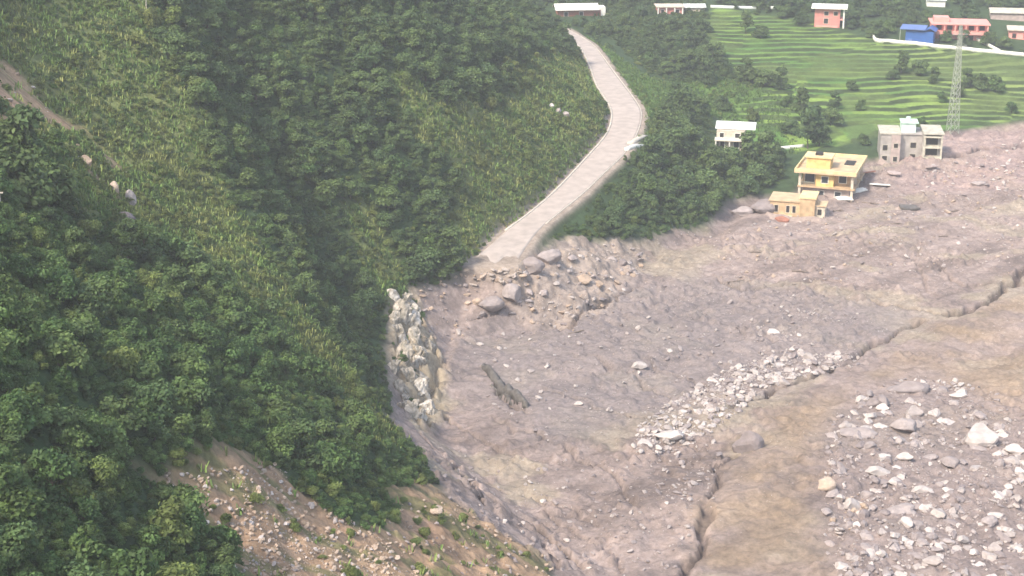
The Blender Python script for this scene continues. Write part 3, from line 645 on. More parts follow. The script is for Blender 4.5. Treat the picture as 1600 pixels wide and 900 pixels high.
# undergrowth
def under(x0, x1, y0, y1, st, fn):
    x, y = jitter_points(x0, x1, y0, y1, st); z = zval(Zf, x, y); u, v, d = project(np.stack([x, y, z], -1))
    k = (u > -150) & (u < 1750) & (v > -60) & (v < 1000); x, y, z, d, u, v = [a[k] for a in (x, y, z, d, u, v)]
    return fn(x, y, z, d, u, v)
UP = []
def fn(x, y, z, d, u, v):
    ol = zval(np.clip(m_olive+m_oliveR+m_oliveM, 0, 1), x, y); cl = zval(m_clear, x, y); hm = hill_mask(x, y); rd = zval(np.clip(rsd, -5, 60), x, y)
    te = zval(m_ter, x, y); gr = zval(m_grassR, x, y); fr = zval(m_forestR, x, y); sc = zval(np.clip(m_scar+m_scarL, 0, 1), x, y); deb = zval(m_deb, x, y)
    de = np.where(hm > 0, np.where(d < 215, .85, .66)+.2*ol, np.maximum(fr*.6, gr*.3)); de = np.where((hm <= 0) & (y > 580), .4, de)
    de = np.where(cl > .5, 0, de); de = np.where((sc > .5) & (deb < .3), .10*(N[3].at(x/4, y/4) > .55), de); de = np.where(te > .5, 0.0, de); de = de*(rd > 1.2); mc = zval(m_cliff, x, y); de = np.where(mc > .5, .13*(x < W([(655, 560)])[0, 0]), de)
    k = rs.rand(len(x)) < de
    s = (.42+.75*rs.rand(len(x))**2)*(1-.22*(ol > .4))*np.where(gr > .5, .7, 1)
    bg = N[12].fbm(x/22, y/22, 2)+.6*N[9].fbm(x/5, y/5, 2)
    r0 = rs.rand(len(x)); fg = d < 215
    kd = np.where(ol > .4, np.where(r0+.6*bg < .36, 3, np.where(r0 < .5, 2, np.where(r0 < .94, 1, 0))), np.where(r0+.5*bg < np.where(fg, .25, .55), 0, np.where(r0 < .88, 1, np.where(r0 < .95, 2, 3))))
    kd = np.where((gr > .5), np.where(r0 < .6, 1, 2), kd)
    kd = np.where((sc > .4), np.where(r0 < .6, 3, 2), kd)
    return [a[k] for a in (x, y, z, s, kd)]
x, y, z, s, kd = under(-230, 230, 80, 640, 1.0, fn)
m = len(x)
scatter('undergrowth', np.stack([x, y, z+s*.15], -1), np.stack([rs.uniform(-.2, .2, m), rs.uniform(-.2, .2, m), rs.rand(m)*6.28], -1), np.stack([s*rs.uniform(.8, 1.4, m), s, s*rs.uniform(.6, 1.1, m)], -1),
        kd*3+rs.randint(0, 3, m), src, 'shrubs and bushy undergrowth covering the slopes')
def grass_mat():
    m_, t, b = newmat('long_grass'); n_ = t.nodes; L = t.links; tc = n_.new('ShaderNodeTexCoord'); no = n_.new('ShaderNodeTexNoise'); no.inputs['Scale'].default_value = .16; no.inputs['Detail'].default_value = 5; L.new(tc.outputs['Object'], no.inputs['Vector'])
    r = n_.new('ShaderNodeValToRGB'); e = r.color_ramp.elements; e[0].position = .36; e[0].color = (.25, .27, .09, 1); e[1].position = .55; e[1].color = (.14, .225, .06, 1); L.new(no.outputs[0], r.inputs[0])
    at = n_.new('ShaderNodeAttribute'); at.attribute_name = 'tint'; sc = n_.new('ShaderNodeVectorMath'); sc.operation = 'SCALE'; a2 = n_.new('ShaderNodeAttribute'); a2.attribute_name = 'lush'; mg = n_.new('ShaderNodeMix'); mg.data_type = 'RGBA'; mg.inputs[7].default_value = (.10, .17, .045, 1); L.new(a2.outputs['Fac'], mg.inputs[0]); L.new(r.outputs[0], mg.inputs[6]); L.new(mg.outputs[2], sc.inputs[0]); L.new(at.outputs['Fac'], sc.inputs['Scale']); L.new(sc.outputs[0], b.inputs['Base Color']); b.inputs['Roughness'].default_value = .7; b.inputs['Specular IOR Level'].default_value = .2; return m_
gx_, gy_ = jitter_points(-150, 130, 110, 520, .62); gz_ = zval(Zf, gx_, gy_); gu, gv, gd = project(np.stack([gx_, gy_, gz_], -1))
go_ = zval(np.clip(m_olive+m_oliveR+m_oliveM, 0, 1), gx_, gy_); gg = zval(m_grassR, gx_, gy_); gs = zval(np.clip(m_scar+m_scarL, 0, 1), gx_, gy_)*.05*(N[3].at(gx_/4, gy_/4) > .5)
gk = (gu > -40) & (gu < 1640) & (gv > -30) & (gv < 930) & (rs.rand(len(gx_)) < np.maximum(np.maximum(go_*.85, gg*.35), gs)*(N[8].at(gx_/3, gy_/3)*1.1+.2)) & (zval(m_deb, gx_, gy_) < .9) & (rs.rand(len(gx_)) > .93*zval(m_scarL, gx_, gy_)) & (zval(np.clip(rsd, -5, 60), gx_, gy_) > .9)
gx_, gy_, gz_, lush_ = gx_[gk], gy_[gk], gz_[gk], gg[gk]; NBl = 7; ng_ = len(gx_); C_ = np.repeat(np.stack([gx_, gy_, gz_], -1), NBl, 0); q_ = len(C_)
C_[:, :2] += rs.normal(0, .22, (q_, 2)); ang = rs.rand(q_)*6.28; hh = rs.uniform(.3, .75, q_); ln = rs.uniform(.1, .5, q_); u3 = np.stack([np.cos(ang), np.sin(ang), 0*ang], -1)*.09; l3 = np.stack([np.cos(ang+1.6)*ln, np.sin(ang+1.6)*ln, hh], -1)
GV = np.stack([C_-u3-[0, 0, .1], C_+u3-[0, 0, .1], C_+l3+u3*.5, C_+l3-u3*.5], 1).reshape(-1, 3)
gm = mesh_np('grass', GV, np.arange(q_*4).reshape(-1, 4), grass_mat(), False, [('tint', 'FLOAT', 'POINT', np.repeat(rs.uniform(.6, 1.3, q_), 4)), ('lush', 'FLOAT', 'POINT', np.repeat(lush_, NBl*4))])
tag(link(bpy.data.objects.new('grass', gm)), 'long yellowish grass on the open slopes', kind='stuff'); print('grass', ng_)
print('trees', n, 'undergrowth', m)

# ------------------------------------------------------------------ trees of the valley side, one by one
FT = [  # u, v of the foot, crown radius m, kind, label
    (1262, 232, 3.2, 'tall', 'tall dark tree at the left end of the row behind the yellow house'), (1280, 228, 2.6, 'tall', 'tall dark tree at the right end of the row behind the yellow house'),
    (1252, 190, 2.8, 'tall', 'tall dark tree at the left of the field edge above the yellow house'), (1298, 196, 2.6, 'dark', 'dark round tree at the edge of the bright green field'),
    (1273, 206, 2.8, 'dark', 'dark tree in the middle of the clump above the yellow house'), (1408, 114, 2.2, 'tall', 'tall narrow dark tree standing in front of the white canal'),
    (1438, 118, 2.6, 'dark', 'round dark tree beside the tall narrow one on the terraces'), (1512, 136, 2.2, 'dark', 'low dark tree on the terraces right of the pylon'),
    (1535, 140, 2.6, 'dark', 'dark tree in the middle of the clump right of the pylon'), (1556, 143, 2.4, 'mid', 'green tree at the right of the clump beyond the pylon'),
    (1165, 52, 2.2, 'tall', 'tall dark tree on the upper terraces left of the pink house'), (1188, 60, 2.3, 'dark', 'round dark tree on the upper terraces left of the pink house'),
    (1120, 90, 2.8, 'dark', 'dark tree at the left edge of the terraces'), (1105, 130, 3.0, 'dark', 'dark tree above the light green field left of the terraces'),
    (1170, 128, 2.6, 'dark', 'dark tree on the left of the hedge below the terraces'), (1195, 134, 2.8, 'dark', 'dark tree in the middle of the hedge below the terraces'),
    (1218, 140, 2.6, 'dark', 'dark tree at the right end of the hedge below the terraces'), (1130, 172, 2.3, 'dark', 'dark tree behind the small cream house'),
    (1092, 178, 2.8, 'dark', 'dark tree above and left of the small cream house'), (1066, 190, 3.2, 'tall', 'tall dark tree right of the road bend'),
    (1038, 210, 3.4, 'dark', 'broad dark tree close to the road bend'), (1050, 240, 3.6, 'dark', 'broad dark tree below the road bend'), (1082, 250, 3.4, 'dark', 'dark tree left of the small cream house'),
    (1110, 268, 3.4, 'dark', 'dark tree below the small cream house'), (1140, 262, 3.0, 'dark', 'dark tree right below the small cream house'), (1168, 262, 3.0, 'tall', 'tall dark tree between cream house and yellow house'),
    (1196, 268, 3.0, 'tall', 'tall dark tree nearest the tan house'), (1180, 292, 3.0, 'dark', 'dark tree at the forest edge beside the grey mound'), (1020, 268, 3.4, 'dark', 'dark tree on the slope under the road'),
    (1060, 300, 3.4, 'dark', 'big dark tree in the middle of the wood under the road'), (1100, 308, 3.4, 'dark', 'big dark tree at the right of the wood under the road'), (1010, 320, 3.0, 'mid', 'green tree on the lower slope under the road'),
    (1350, 226, 1.6, 'dark', 'small dark tree left of the grey building'), (1192, 232, 1.8, 'mid', 'small green tree beside the short white wall'), (1372, 60, 2.2, 'dark', 'dark tree left of the blue house'),
    (1388, 52, 2.2, 'mid', 'green tree against the left wall of the blue house'), (1478, 66, 1.9, 'mid', 'green tree between the blue house and the long salmon house'), (1505, 72, 2.0, 'dark', 'dark tree under the long salmon house'),
    (1545, 70, 2.4, 'dark', 'dark tree right of the long salmon house'), (1570, 76, 2.2, 'dark', 'dark tree below the far right salmon house'), (1330, 44, 2.2, 'dark', 'dark tree right of the pink house'),
    (1252, 38, 2.4, 'dark', 'dark tree left of the pink house'), (1225, 28, 2.2, 'dark', 'dark tree at the top of the terraces'), (1440, 200, 1.4, 'mid', 'small green tree behind the grey building'),
    (650, 436, 2.4, 'dark', 'dark tree at the cliff top left of the broken road end'), (672, 426, 2.8, 'dark', 'large dark tree left of the broken road end'), (700, 412, 2.8, 'dark', 'dark tree nearest the broken road end'),
    (1150, 206, 1.3, 'yel', 'yellow green bush right of the cream house roof'), (1178, 190, 2.0, 'yel', 'yellow green tree above the cream house'), (1232, 168, 1.8, 'mid', 'green tree in the light green field'),
    (1330, 140, 1.6, 'dark', 'dark bush in the middle of the terraces'), (1345, 172, 1.5, 'mid', 'green bush on the lower terraces above the grey building'), (1470, 160, 1.4, 'mid', 'green bush just left of the pylon'), (1580, 176, 1.6, 'mid', 'green bush at the right end of the lowest terraces'),
    (1395, 124, 1.7, 'dark', 'low dark bush left of the narrow tree on the terraces'), (1460, 128, 1.8, 'dark', 'low dark bush right of the round tree on the terraces'), (1500, 150, 1.5, 'dark', 'low dark bush right beside the pylon'), (1236, 210, 2.4, 'dark', 'dark tree left of the tall row above the yellow house'), (1304, 170, 1.9, 'dark', 'dark tree at the upper right of the field clump'),
    (24, 322, 3.6, 'dark', 'large dark tree at the left edge beside the wooden pole'), (60, 318, 3.4, 'dark', 'large dark tree right of the one by the wooden pole'), (42, 280, 3.4, 'dark', 'dark tree behind the pair by the wooden pole'), (8, 268, 3.2, 'dark', 'dark tree behind the wooden pole')]
for i, (u, v, s, k, lb) in enumerate(FT):
    p = on(u, v); tree(k, i, p, s, rnd.uniform(0, 6.28), 'broadleaf_tree', lb, None, lift=.5 if k != 'tall' else .35, sc=(1.35, 1.35, 1.35))

# ------------------------------------------------------------------ rocks
def rock_mesh(seed, mat, sub=3, flat=.82, crag=0):
    bm = bmesh.new(); bmesh.ops.create_icosphere(bm, subdivisions=sub, radius=1.0); r_ = np.random.RandomState(seed)
    P = np.array([v.co[:] for v in bm.verts]); 
    if crag: P = P*(1+1.2*crag*(N[(seed+3) % 10].ridge(P[:, 0]*1.9+P[:, 2]*.7+seed, P[:, 1]*1.9-P[:, 2]*.9, 3)-.6)[:, None])+.16*r_.randn(1, 3)
    for _ in range(7 if crag else 11):   # planar cuts give facets
        d = r_.randn(3); d /= np.linalg.norm(d); c = r_.uniform(.52, .84); t = P @ d; over = np.clip(t-c, 0, None); P = P-np.outer(over*.92, d)
    nz = N[seed % 10].fbm(P[:, 0]*2+seed, P[:, 1]*2+P[:, 2]*1.7, 3); P = P*(1+(.34 if crag else .18)*nz)[:, None]*np.array([1, .8+.2*r_.rand(), flat])
    for v, p in zip(bm.verts, P): v.co = p
    me = bpy.data.meshes.new('boulder'); bm.to_mesh(me); bm.free(); me.materials.append(mat)
    me.polygons.foreach_set('use_smooth', [False]*len(me.polygons)); return me
rocks = {k: [rock_mesh(31*i+ord(k[0]), M[k]) for i in range(4)] for k in ('white', 'grey', 'tan')}
rocks['ctan'] = [rock_mesh(7*i+3, M['cliff'], 4, 1.1, .75) for i in range(4)]; rocks['cwhite'] = [rock_mesh(7*i+5, M['cliffw'], 4, 1.1, .75) for i in range(4)]
def boulder(k, var, p, s, label, group=None, rz=None, sc=(1, 1, 1), name='boulder', sink=.25):
    o = link(bpy.data.objects.new(name, rocks[k][var % 4])); o.location = (p[0], p[1], p[2]+s*sc[2]*(.55-sink)); o.rotation_euler = (rnd.uniform(-.15, .15), rnd.uniform(-.15, .15), rnd.uniform(0, 6.28) if rz is None else rz)
    o.scale = (s*sc[0], s*sc[1], s*sc[2]); return tag(o, label, 'boulder', group)
def pm(px, v, z=0): 
    p = on(px[0] if hasattr(px, '__len__') else px, v); return project(np.array(p))[2]/F
NB = [  # u, v (base), half width in photo px, kind, squash, label
    (1532, 692, 31, 'white', (1.15, 1, .85), 'very large white boulder at the right of the boulder field'), (1168, 704, 26, 'grey', (1, .9, 1.1), 'large smooth grey boulder in the bend of the small gully'),
    (1291, 762, 17, 'tan', (1, .9, .85), 'lone rounded tan boulder on the ochre mud'), (1050, 684, 24, 'white', (1.1, .6, .5), 'flat white boulder at the left end of the pale boulder line'),
    (1008, 700, 17, 'white', (1, .8, .8), 'white boulder at the far left end of the pale boulder line'), (1418, 612, 28, 'grey', (1.3, .9, .6), 'broad mauve grey boulder half buried at the top of the boulder field'),
    (1428, 648, 18, 'white', (1.1, .7, .7), 'pale boulder sitting on the grey block in the boulder field'), (1415, 672, 22, 'grey', (1.2, .9, .7), 'dark grey block under the pale boulder in the boulder field'),
    (1335, 680, 26, 'grey', (1.3, .8, .5), 'low dark grey rock at the left edge of the boulder field'), (1372, 742, 20, 'white', (1.3, .7, .6), 'long pale boulder in the middle of the boulder field'),
    (1415, 716, 16, 'white', (1.2, .7, .5), 'flat pale boulder above the long pale one'), (1486, 728, 18, 'grey', (1.1, .8, .7), 'grey boulder in the middle right of the boulder field'),
    (1592, 740, 10, 'white', (1, 1, 1), 'round white boulder at the right edge of the picture'), (1330, 795, 16, 'white', (1, .8, 1), 'pinkish white boulder at the lower left of the boulder field'),
    (1586, 706, 18, 'white', (1.2, .8, .6), 'pale slab like boulder at the right edge below the very large white boulder'), (1588, 783, 10, 'white', (1, 1, 1), 'small round white boulder alone on grey mud at the right edge'),
    (1400, 800, 22, 'grey', (1.3, .8, .5), 'flat grey boulder in the lower boulder field'), (1440, 770, 17, 'white', (1.2, .7, .6), 'pale boulder right of the flat grey one'),
    (1555, 862, 16, 'white', (1, .8, .8), 'white boulder near the lower right corner'), (1460, 880, 16, 'white', (1.2, .7, .7), 'pale boulder at the bottom edge of the boulder field'),
    (1208, 524, 13, 'white', (1, .8, .8), 'white boulder alone above the pale boulder line'), (998, 574, 12, 'white', (1.2, .8, .7), 'white boulder alone in the middle of the grey debris'),
    (905, 632, 8, 'white', (1.3, .7, .6), 'small white boulder left of the middle of the grey debris'), (800, 468, 20, 'grey', (1, .9, 1.1), 'large grey block below the broken road end'),
    (764, 480, 19, 'grey', (1.2, .9, .9), 'rounded grey block left below the broken road end'), (828, 420, 20, 'grey', (1.2, .9, .9), 'grey block beside the right edge of the broken road end'),
    (858, 408, 17, 'grey', (1.2, .9, .9), 'second grey block right of the broken road end'), (912, 440, 13, 'tan', (1.2, .8, .8), 'tan boulder on the rubble bank right of the road'),
    (745, 474, 10, 'tan', (1, .8, .8), 'small tan boulder under the broken road end'), (203, 318, 15, 'white', (.8, .8, 1.3), 'tall pale rock outcrop on the olive spur'),
    (178, 300, 12, 'tan', (.9, .8, 1.2), 'tan rock outcrop left of the tall pale one on the spur'), (132, 258, 15, 'tan', (1, .8, .9), 'tan rock in the scar on the left slope'),
    (188, 345, 18, 'grey', (1.2, .8, .8), 'grey rock under the outcrops on the olive spur'), (228, 360, 8, 'white', (1, .8, 1), 'small pale rock below the outcrops on the spur'),
    (862, 168, 6, 'white', (1, 1, 1), 'upper pale rock in the bushes left of the road bend'), (872, 176, 7, 'white', (1, 1, 1), 'middle pale rock in the bushes left of the road bend'), (884, 182, 8, 'white', (1, 1, 1), 'lower pale rock in the bushes left of the road bend'),
    (1345, 628, 12, 'white', (1, .8, .8), 'pale boulder at the upper left of the boulder field'), (1380, 640, 12, 'white', (1.2, .8, .7), 'pale boulder just left of the one on the grey block'), (1500, 620, 12, 'white', (1.4, .7, .6), 'pale boulder in the short row at the top of the boulder field'),
    (1190, 330, 19, 'grey', (1.3, 1.1, 1.0), 'big rounded grey mound of rock left of the tan house'), (1160, 334, 16, 'grey', (1.2, 1, .7), 'lower grey mound of rock left of the big rounded one'),
    (1528, 290, 9, 'grey', (1.4, .8, .7), 'grey boulder on the debris right of the grey building'), (682, 800, 12, 'tan', (1.1, .8, .8), 'tan boulder on the brown slope beside the forest corner')]
allsrc = {}
for i, (u, v, hw, k, sc, lb) in enumerate(NB):
    p = on(u, v); s = hw*project(np.array(p))[2]/F; o = boulder(k, i+(2 if i == 0 else 0), p, s, lb, rz=rnd.uniform(-.3, .3), sc=sc, sink=.18); allsrc.setdefault((k, i % 4), o)
# the pale cliff under the forest corner
CL = [(634, 470, 12, 'tan'), (645, 484, 11, 'white'), (630, 535, 12, 'white'), (660, 552, 10, 'tan'), (615, 575, 12, 'tan'), (660, 592, 11, 'tan'), (634, 625, 12, 'tan'), (662, 622, 10, 'tan'), (655, 655, 10, 'white'), (618, 500, 11, 'tan'), (626, 486, 16, 'tan'), (640, 505, 17, 'white'), (622, 520, 14, 'tan'), (650, 530, 15, 'tan'), (632, 552, 16, 'tan'), (655, 570, 13, 'white'), (640, 590, 16, 'tan'), (625, 610, 15, 'tan'), (652, 612, 15, 'white'), (668, 640, 13, 'white'), (642, 642, 15, 'tan'),
      (672, 542, 11, 'tan'), (616, 465, 11, 'white'), (630, 640, 12, 'tan')]
for i, (u, v, hw, k) in enumerate(CL):
    p = on(u, v); s = hw*project(np.array(p))[2]/F
    boulder('c'+k, i+1, p, s*1.1, ('white' if k == 'white' else 'tan')+' jagged rock face of the pale cliff under the forest corner', ('white' if k == 'white' else 'tan')+' rock faces of the pale cliff', sc=(.95, .9, 1.2), name='rock_outcrop', sink=.5)
# scattered boulders and rubble: measured densities
def in_poly_px(poly, n, r_):
    P = np.array(poly, float); lo = P.min(0); hi = P.max(0); out = np.zeros((0, 2))
    while len(out) < n:
        q_ = lo+(hi-lo)*r_.rand(n*2, 2); out = np.vstack([out, q_[sdf(poly, q_[:, 0], q_[:, 1]) < 0]])
    return out[:n]
PILES = [  # polygon, count, min/max half px, power, kinds, label tail
    ([(985, 706), (1000, 662), (1050, 628), (1120, 585), (1195, 556), (1340, 552), (1345, 572), (1270, 585), (1200, 606), (1140, 655), (1090, 690), (1040, 712)], 1700, 1.3, 8, 3.6, ('white', 'white', 'white', 'grey'), 'in the pale line of boulders above the small gully', 'boulders of the pale line'),
    ([(1290, 680), (1330, 618), (1440, 596), (1520, 606), (1560, 650), (1600, 670), (1640, 900), (1350, 960), (1285, 830), (1300, 760)], 2300, 1.2, 13, 5.6, ('white', 'white', 'grey', 'grey'), 'in the boulder field at the lower right', 'boulders of the lower right field'),
    ([(1290, 660), (1330, 612), (1440, 592), (1540, 602), (1640, 670), (1640, 960), (1340, 960), (1280, 840)], 3000, .8, 4.5, 2.2, ('white', 'grey', 'grey'), 'among the larger ones at the lower right', 'small boulders of the lower right field'),
    ([(1400, 592), (1500, 596), (1525, 610), (1440, 612)], 60, 2, 7, 2, ('white', 'white', 'grey'), 'in the short row at the top of the boulder field', 'boulders of the short row'),
    ([(1340, 860), (1500, 810), (1640, 780), (1640, 960), (1340, 960)], 420, 1.4, 12, 5.0, ('white', 'grey', 'grey'), 'crowding the lower right corner', 'boulders of the lower right corner'),
    ([(1290, 770), (1350, 770), (1360, 830), (1300, 850)], 60, 2, 8, 2, ('white', 'tan', 'grey'), 'in the small heap below the lone tan boulder', 'boulders of the small heap'),
    ([(1180, 505), (1240, 505), (1240, 565), (1195, 575)], 40, 1.5, 6, 2, ('white',), 'scattered above the pale boulder line', 'boulders above the pale line'),
    ([(1200, 475), (1345, 490), (1345, 510), (1200, 498)], 50, 1.2, 5, 2, ('white', 'grey'), 'in the thin row across the grey debris', 'boulders of the thin row'),
    ([(1100, 370), (1600, 240), (1600, 400), (1300, 450), (1120, 440)], 900, .8, 4.5, 3, ('white', 'grey', 'tan'), 'scattered on the upper debris before the houses', 'boulders of the upper debris'),
    ([(1440, 260), (1600, 215), (1640, 215), (1640, 300), (1440, 300)], 350, .8, 4.5, 2.5, ('white', 'white', 'grey'), 'on the pinkish debris right of the grey building', 'boulders of the pinkish debris'),
    ([(790, 420), (850, 390), (1000, 380), (1010, 420), (900, 520), (800, 500)], 420, 1, 8, 2.6, ('grey', 'tan', 'white'), 'on the rubble bank right of the broken road end', 'boulders of the rubble bank'),
    ([(700, 500), (1000, 440), (1300, 460), (1300, 560), (1000, 650), (900, 720), (760, 640)], 800, .9, 5.5, 3, ('white', 'grey', 'grey'), 'scattered over the middle of the grey debris', 'boulders of the middle debris'),
    ([(660, 700), (1000, 720), (1100, 730), (1060, 960), (950, 960), (760, 830)], 700, .9, 6, 2.8, ('white', 'grey', 'grey'), 'scattered over the lower grey debris', 'boulders of the lower debris'),
    ([(1000, 690), (1130, 690), (1110, 800), (1020, 780)], 120, 1.2, 7, 2.4, ('white', 'grey'), 'below the pale boulder line', 'boulders below the pale line'),
    ([(236, 742), (330, 732), (430, 724), (490, 775), (610, 850), (640, 960), (420, 960), (330, 840)], 3600, 1.1, 6, 3.4, ('tan', 'tan', 'tan', 'white'), 'in the brown landslide scar at the bottom', 'rocks of the brown scar'),
    ([(600, 790), (700, 770), (900, 900), (900, 960), (620, 960)], 600, 1, 6, 2.6, ('tan', 'tan', 'grey'), 'on the brown slope at the bottom edge', 'rocks of the brown slope'),
    ([(640, 450), (740, 420), (800, 430), (760, 520), (660, 540)], 200, 1, 6, 2.6, ('grey', 'tan'), 'on the grey scree below the broken road end', 'rocks of the grey scree'),
    ([(0, 90), (50, 130), (90, 190), (200, 260), (220, 330), (150, 280), (60, 210), (0, 195)], 90, 1, 6, 2.4, ('tan', 'white'), 'in the brown scar on the left slope', 'rocks of the left scar')]
r5 = np.random.RandomState(5); A = []
for gi_, (poly, cnt, a, b, pw, kinds, tail, grp) in enumerate(PILES):
    uv = in_poly_px(poly, cnt, r5); P = cast(uv[:, 0], uv[:, 1], Zf); hw = a+(b-a)*r5.rand(cnt)**(pw+1.6)*1.15
    s = hw*project(P)[2]/F
    cs = N[13].at(P[:, 0]/5, P[:, 1]/5) if pw > 2 else np.ones(cnt)
    for j in range(cnt):
        if cs[j] < .3 and hw[j] < b*.6: continue
        A.append((hw[j], P[j], s[j], kinds[r5.randint(len(kinds))], gi_, 0 < uv[j, 0] < 1600 and 0 < uv[j, 1] < 900))
A = [t for t in A if t[4] not in (1, 4) or N[12].fbm(t[1][0:1]/6, t[1][1:2]/4.5, 3)[0] > -.10+.12*(t[0] < 4) or t[0] > 9]
A.sort(key=lambda t: -t[0]*(1 if t[5] else 0))
cw = {'white': 'whitish', 'grey': 'grey', 'tan': 'tan'}
nI = 290; BI = []
for i, (hw, P, s, k, g_, vs) in enumerate(A[:nI]):
    P_ = PILES[g_]; sc = (r5.uniform(.8, 1.35), r5.uniform(.65, 1.1), r5.uniform(.5, 1.0))
    o = boulder(k, i, P, s, cw[k]+' boulder '+P_[6], cw[k]+' '+P_[7], sc=sc, sink=r5.uniform(.35, .75)); BI.append((o, *project(P)[:2], cw[k])); allsrc.setdefault((k, i % 4), o)
RK = [(k, v) for k in ('white', 'grey', 'tan') for v in range(4)]
for kv in RK:
    if kv not in allsrc:
        j = next(q for q in range(nI, len(A)) if A[q][3] == kv[0]); hw, P, s, k, g_, vs = A.pop(j)
        allsrc[kv] = boulder(k, kv[1], P, s, cw[k]+' boulder '+PILES[g_][6], cw[k]+' '+PILES[g_][7]); BI.append((allsrc[kv], *project(P)[:2], cw[k]))
SHORT = ['the very large white boulder', 'the large smooth grey boulder', 'the lone tan boulder', 'the flat white boulder of the pale line', 'the far left boulder of the pale line', 'the broad mauve boulder', 'the boulder on the grey block', 'the dark grey block', 'the low dark rock', 'the long pale boulder', 'the flat pale boulder', 'the middle right grey boulder', 'the round white boulder at the edge', 'the pinkish white boulder', 'the pale slab at the right edge', 'the small round boulder at the edge', 'the flat grey boulder', 'the pale boulder by the flat grey one', 'the white boulder by the lower right corner', 'the pale boulder at the bottom edge', 'the lone boulder above the pale line', 'the lone boulder in mid debris', 'the small lone white boulder', 'the large grey block below the road end', 'the rounded block below the road end', 'the grey block beside the road end', 'the second grey block beside the road', 'the tan boulder on the rubble bank', 'the small tan boulder under the road end', 'the tall pale outcrop', 'the tan outcrop', 'the tan rock in the left scar', 'the grey rock on the spur', 'the small pale rock on the spur', 'the upper pale rock by the bend', 'the middle pale rock by the bend', 'the lower pale rock by the bend', 'the upper left pale boulder', 'the boulder left of the grey block', 'the short row at the top', 'the big rounded grey mound', 'the lower grey mound', 'the boulder right of the grey building', 'the tan boulder by the forest corner']
MK = [(q[0], q[1], t_) for q, t_ in zip(NB, SHORT)]+[(300, 800, 'the upper brown scar'), (450, 830, 'the middle of the brown scar'), (540, 880, 'the lower brown scar'), (745, 860, 'the brown slope at the bottom edge'), (1420, 240, 'the grey building'), (1300, 290, 'the yellow house'), (1240, 330, 'the tan house'), (1488, 206, 'the pylon'), (860, 740, 'the lower grey debris'), (1480, 480, 'the bend of the long gully'), (1100, 480, 'the middle of the plain')]
name_by_landmark(BI, MK, 'boulder')
name_by_landmark([(o, *project(np.array(o.location))[:2], o['label'].split(' ')[0]+' jagged') for o in bpy.data.objects if o.name.startswith('rock_outcrop')], [(640, 555, 'the middle of the pale cliff')], 'rock')
restA = A[nI:]; m = len(restA)
# fine gravel over all debris
gp = in_poly_px([(700, 500), (860, 400), (1140, 350), (1250, 310), (1400, 255), (1600, 200), (1680, 200), (1680, 960), (950, 960), (700, 720)], 15000, r5); GPp = cast(gp[:, 0], gp[:, 1], Zf)
hwg = (.55+1.0*r5.rand(len(GPp))**3); sg = hwg*project(GPp)[2]/F*np.clip(GPp[:, 1]/330, .6, 1.1)
och = zval(m_ochre, GPp[:, 0], GPp[:, 1]); kp = (N[12].at(GPp[:, 0]/6, GPp[:, 1]/4) > .3+.12*och) & (zval(m_deb, GPp[:, 0], GPp[:, 1]) > .6); GPp = GPp[kp]; sg = sg[kp]
pts = np.vstack([np.array([t[1] for t in restA])+np.array([[0, 0, 1]])*np.array([t[2] for t in restA])[:, None]*.2, GPp])
ss = np.r_[np.array([t[2] for t in restA]), sg]; m = len(pts)
pick = np.r_[np.array([{'white': 0, 'grey': 1, 'tan': 2}[t[3]]*4 for t in restA]), r5.choice([0, 0, 4, 8], len(GPp))]+r5.randint(0, 4, m)
scatter('rubble', pts, r5.uniform(-.6, .6, (m, 3))*np.array([1, 1, 5]), ss[:, None]*r5.uniform(.6, 1.3, (m, 3))*np.array([1, .9, .7]), pick, [allsrc[kv] for kv in RK], 'small stones and rubble strewn over the debris')

# ------------------------------------------------------------------ buildings
def windows(parent, spec, mat='glass', frame='whitep', fname='window'):
    """spec: (axis, fixed, a0, a1, z0, z1, outward) ; a window = frame part with pane sub-part"""
    for ax, c, a0, a1, z0, z1, sg_ in spec:
        m = MB(); t = .12; o0, o1 = sorted((c-.10*sg_, c+.07*sg_)); q0, q1 = sorted((c-.09*sg_, c+.02*sg_))
        def bx(mm, p0, p1, r0, r1, f0, f1):
            if ax == 'y': mm.box(p0, p1, f0, f1, r0, r1)
            else: mm.box(f0, f1, p0, p1, r0, r1)
        bx(m, a0-t, a0, z0-t, z1+t, o0, o1); bx(m, a1, a1+t, z0-t, z1+t, o0, o1); bx(m, a0, a1, z1, z1+t, o0, o1); bx(m, a0, a1, z0-t, z0, o0, o1)
        f = m.build(fname, M[frame], parent); g = MB(); bx(g, a0, a1, z0, z1, q0, q1); g.build('pane', M[mat], f)
def mud_foot(parent, x0, x1, y0, y1, h, seed):
    r_ = np.random.RandomState(seed); n = 28; V = []; Fq = []; pts_ = []
    per = [(x0, y0), (x1, y0), (x1, y1), (x0, y1), (x0, y0)]
    for a, b_ in zip(per[:-1], per[1:]):
        for k in range(n//4): t = k/(n//4); pts_.append((a[0]+(b_[0]-a[0])*t, a[1]+(b_[1]-a[1])*t))
    cx, cy = (x0+x1)/2, (y0+y1)/2; m_ = len(pts_)
    for k, (x, y) in enumerate(pts_):
        e = 1.2+1.6*r_.rand(); dx, dy = x-cx, y-cy; L_ = math.hypot(dx, dy); V.append((x-dx/L_*.4, y-dy/L_*.4, h*(.5+.8*r_.rand()))); V.append((x+dx/L_*e*.5, y+dy/L_*e*.5, h*(.2+.4*r_.rand()))); V.append((x+dx/L_*e*1.4, y+dy/L_*e*1.4, -1.2))
    for k in range(m_):
        a, b_ = 3*k, 3*((k+1) % m_); Fq += [(a, a+1, b_+1, b_), (a+1, a+2, b_+2, b_+1)]
    o = link(bpy.data.objects.new('mud_heap', mesh_np('mud_heap', V, Fq, M['mudpile'])), parent); return o
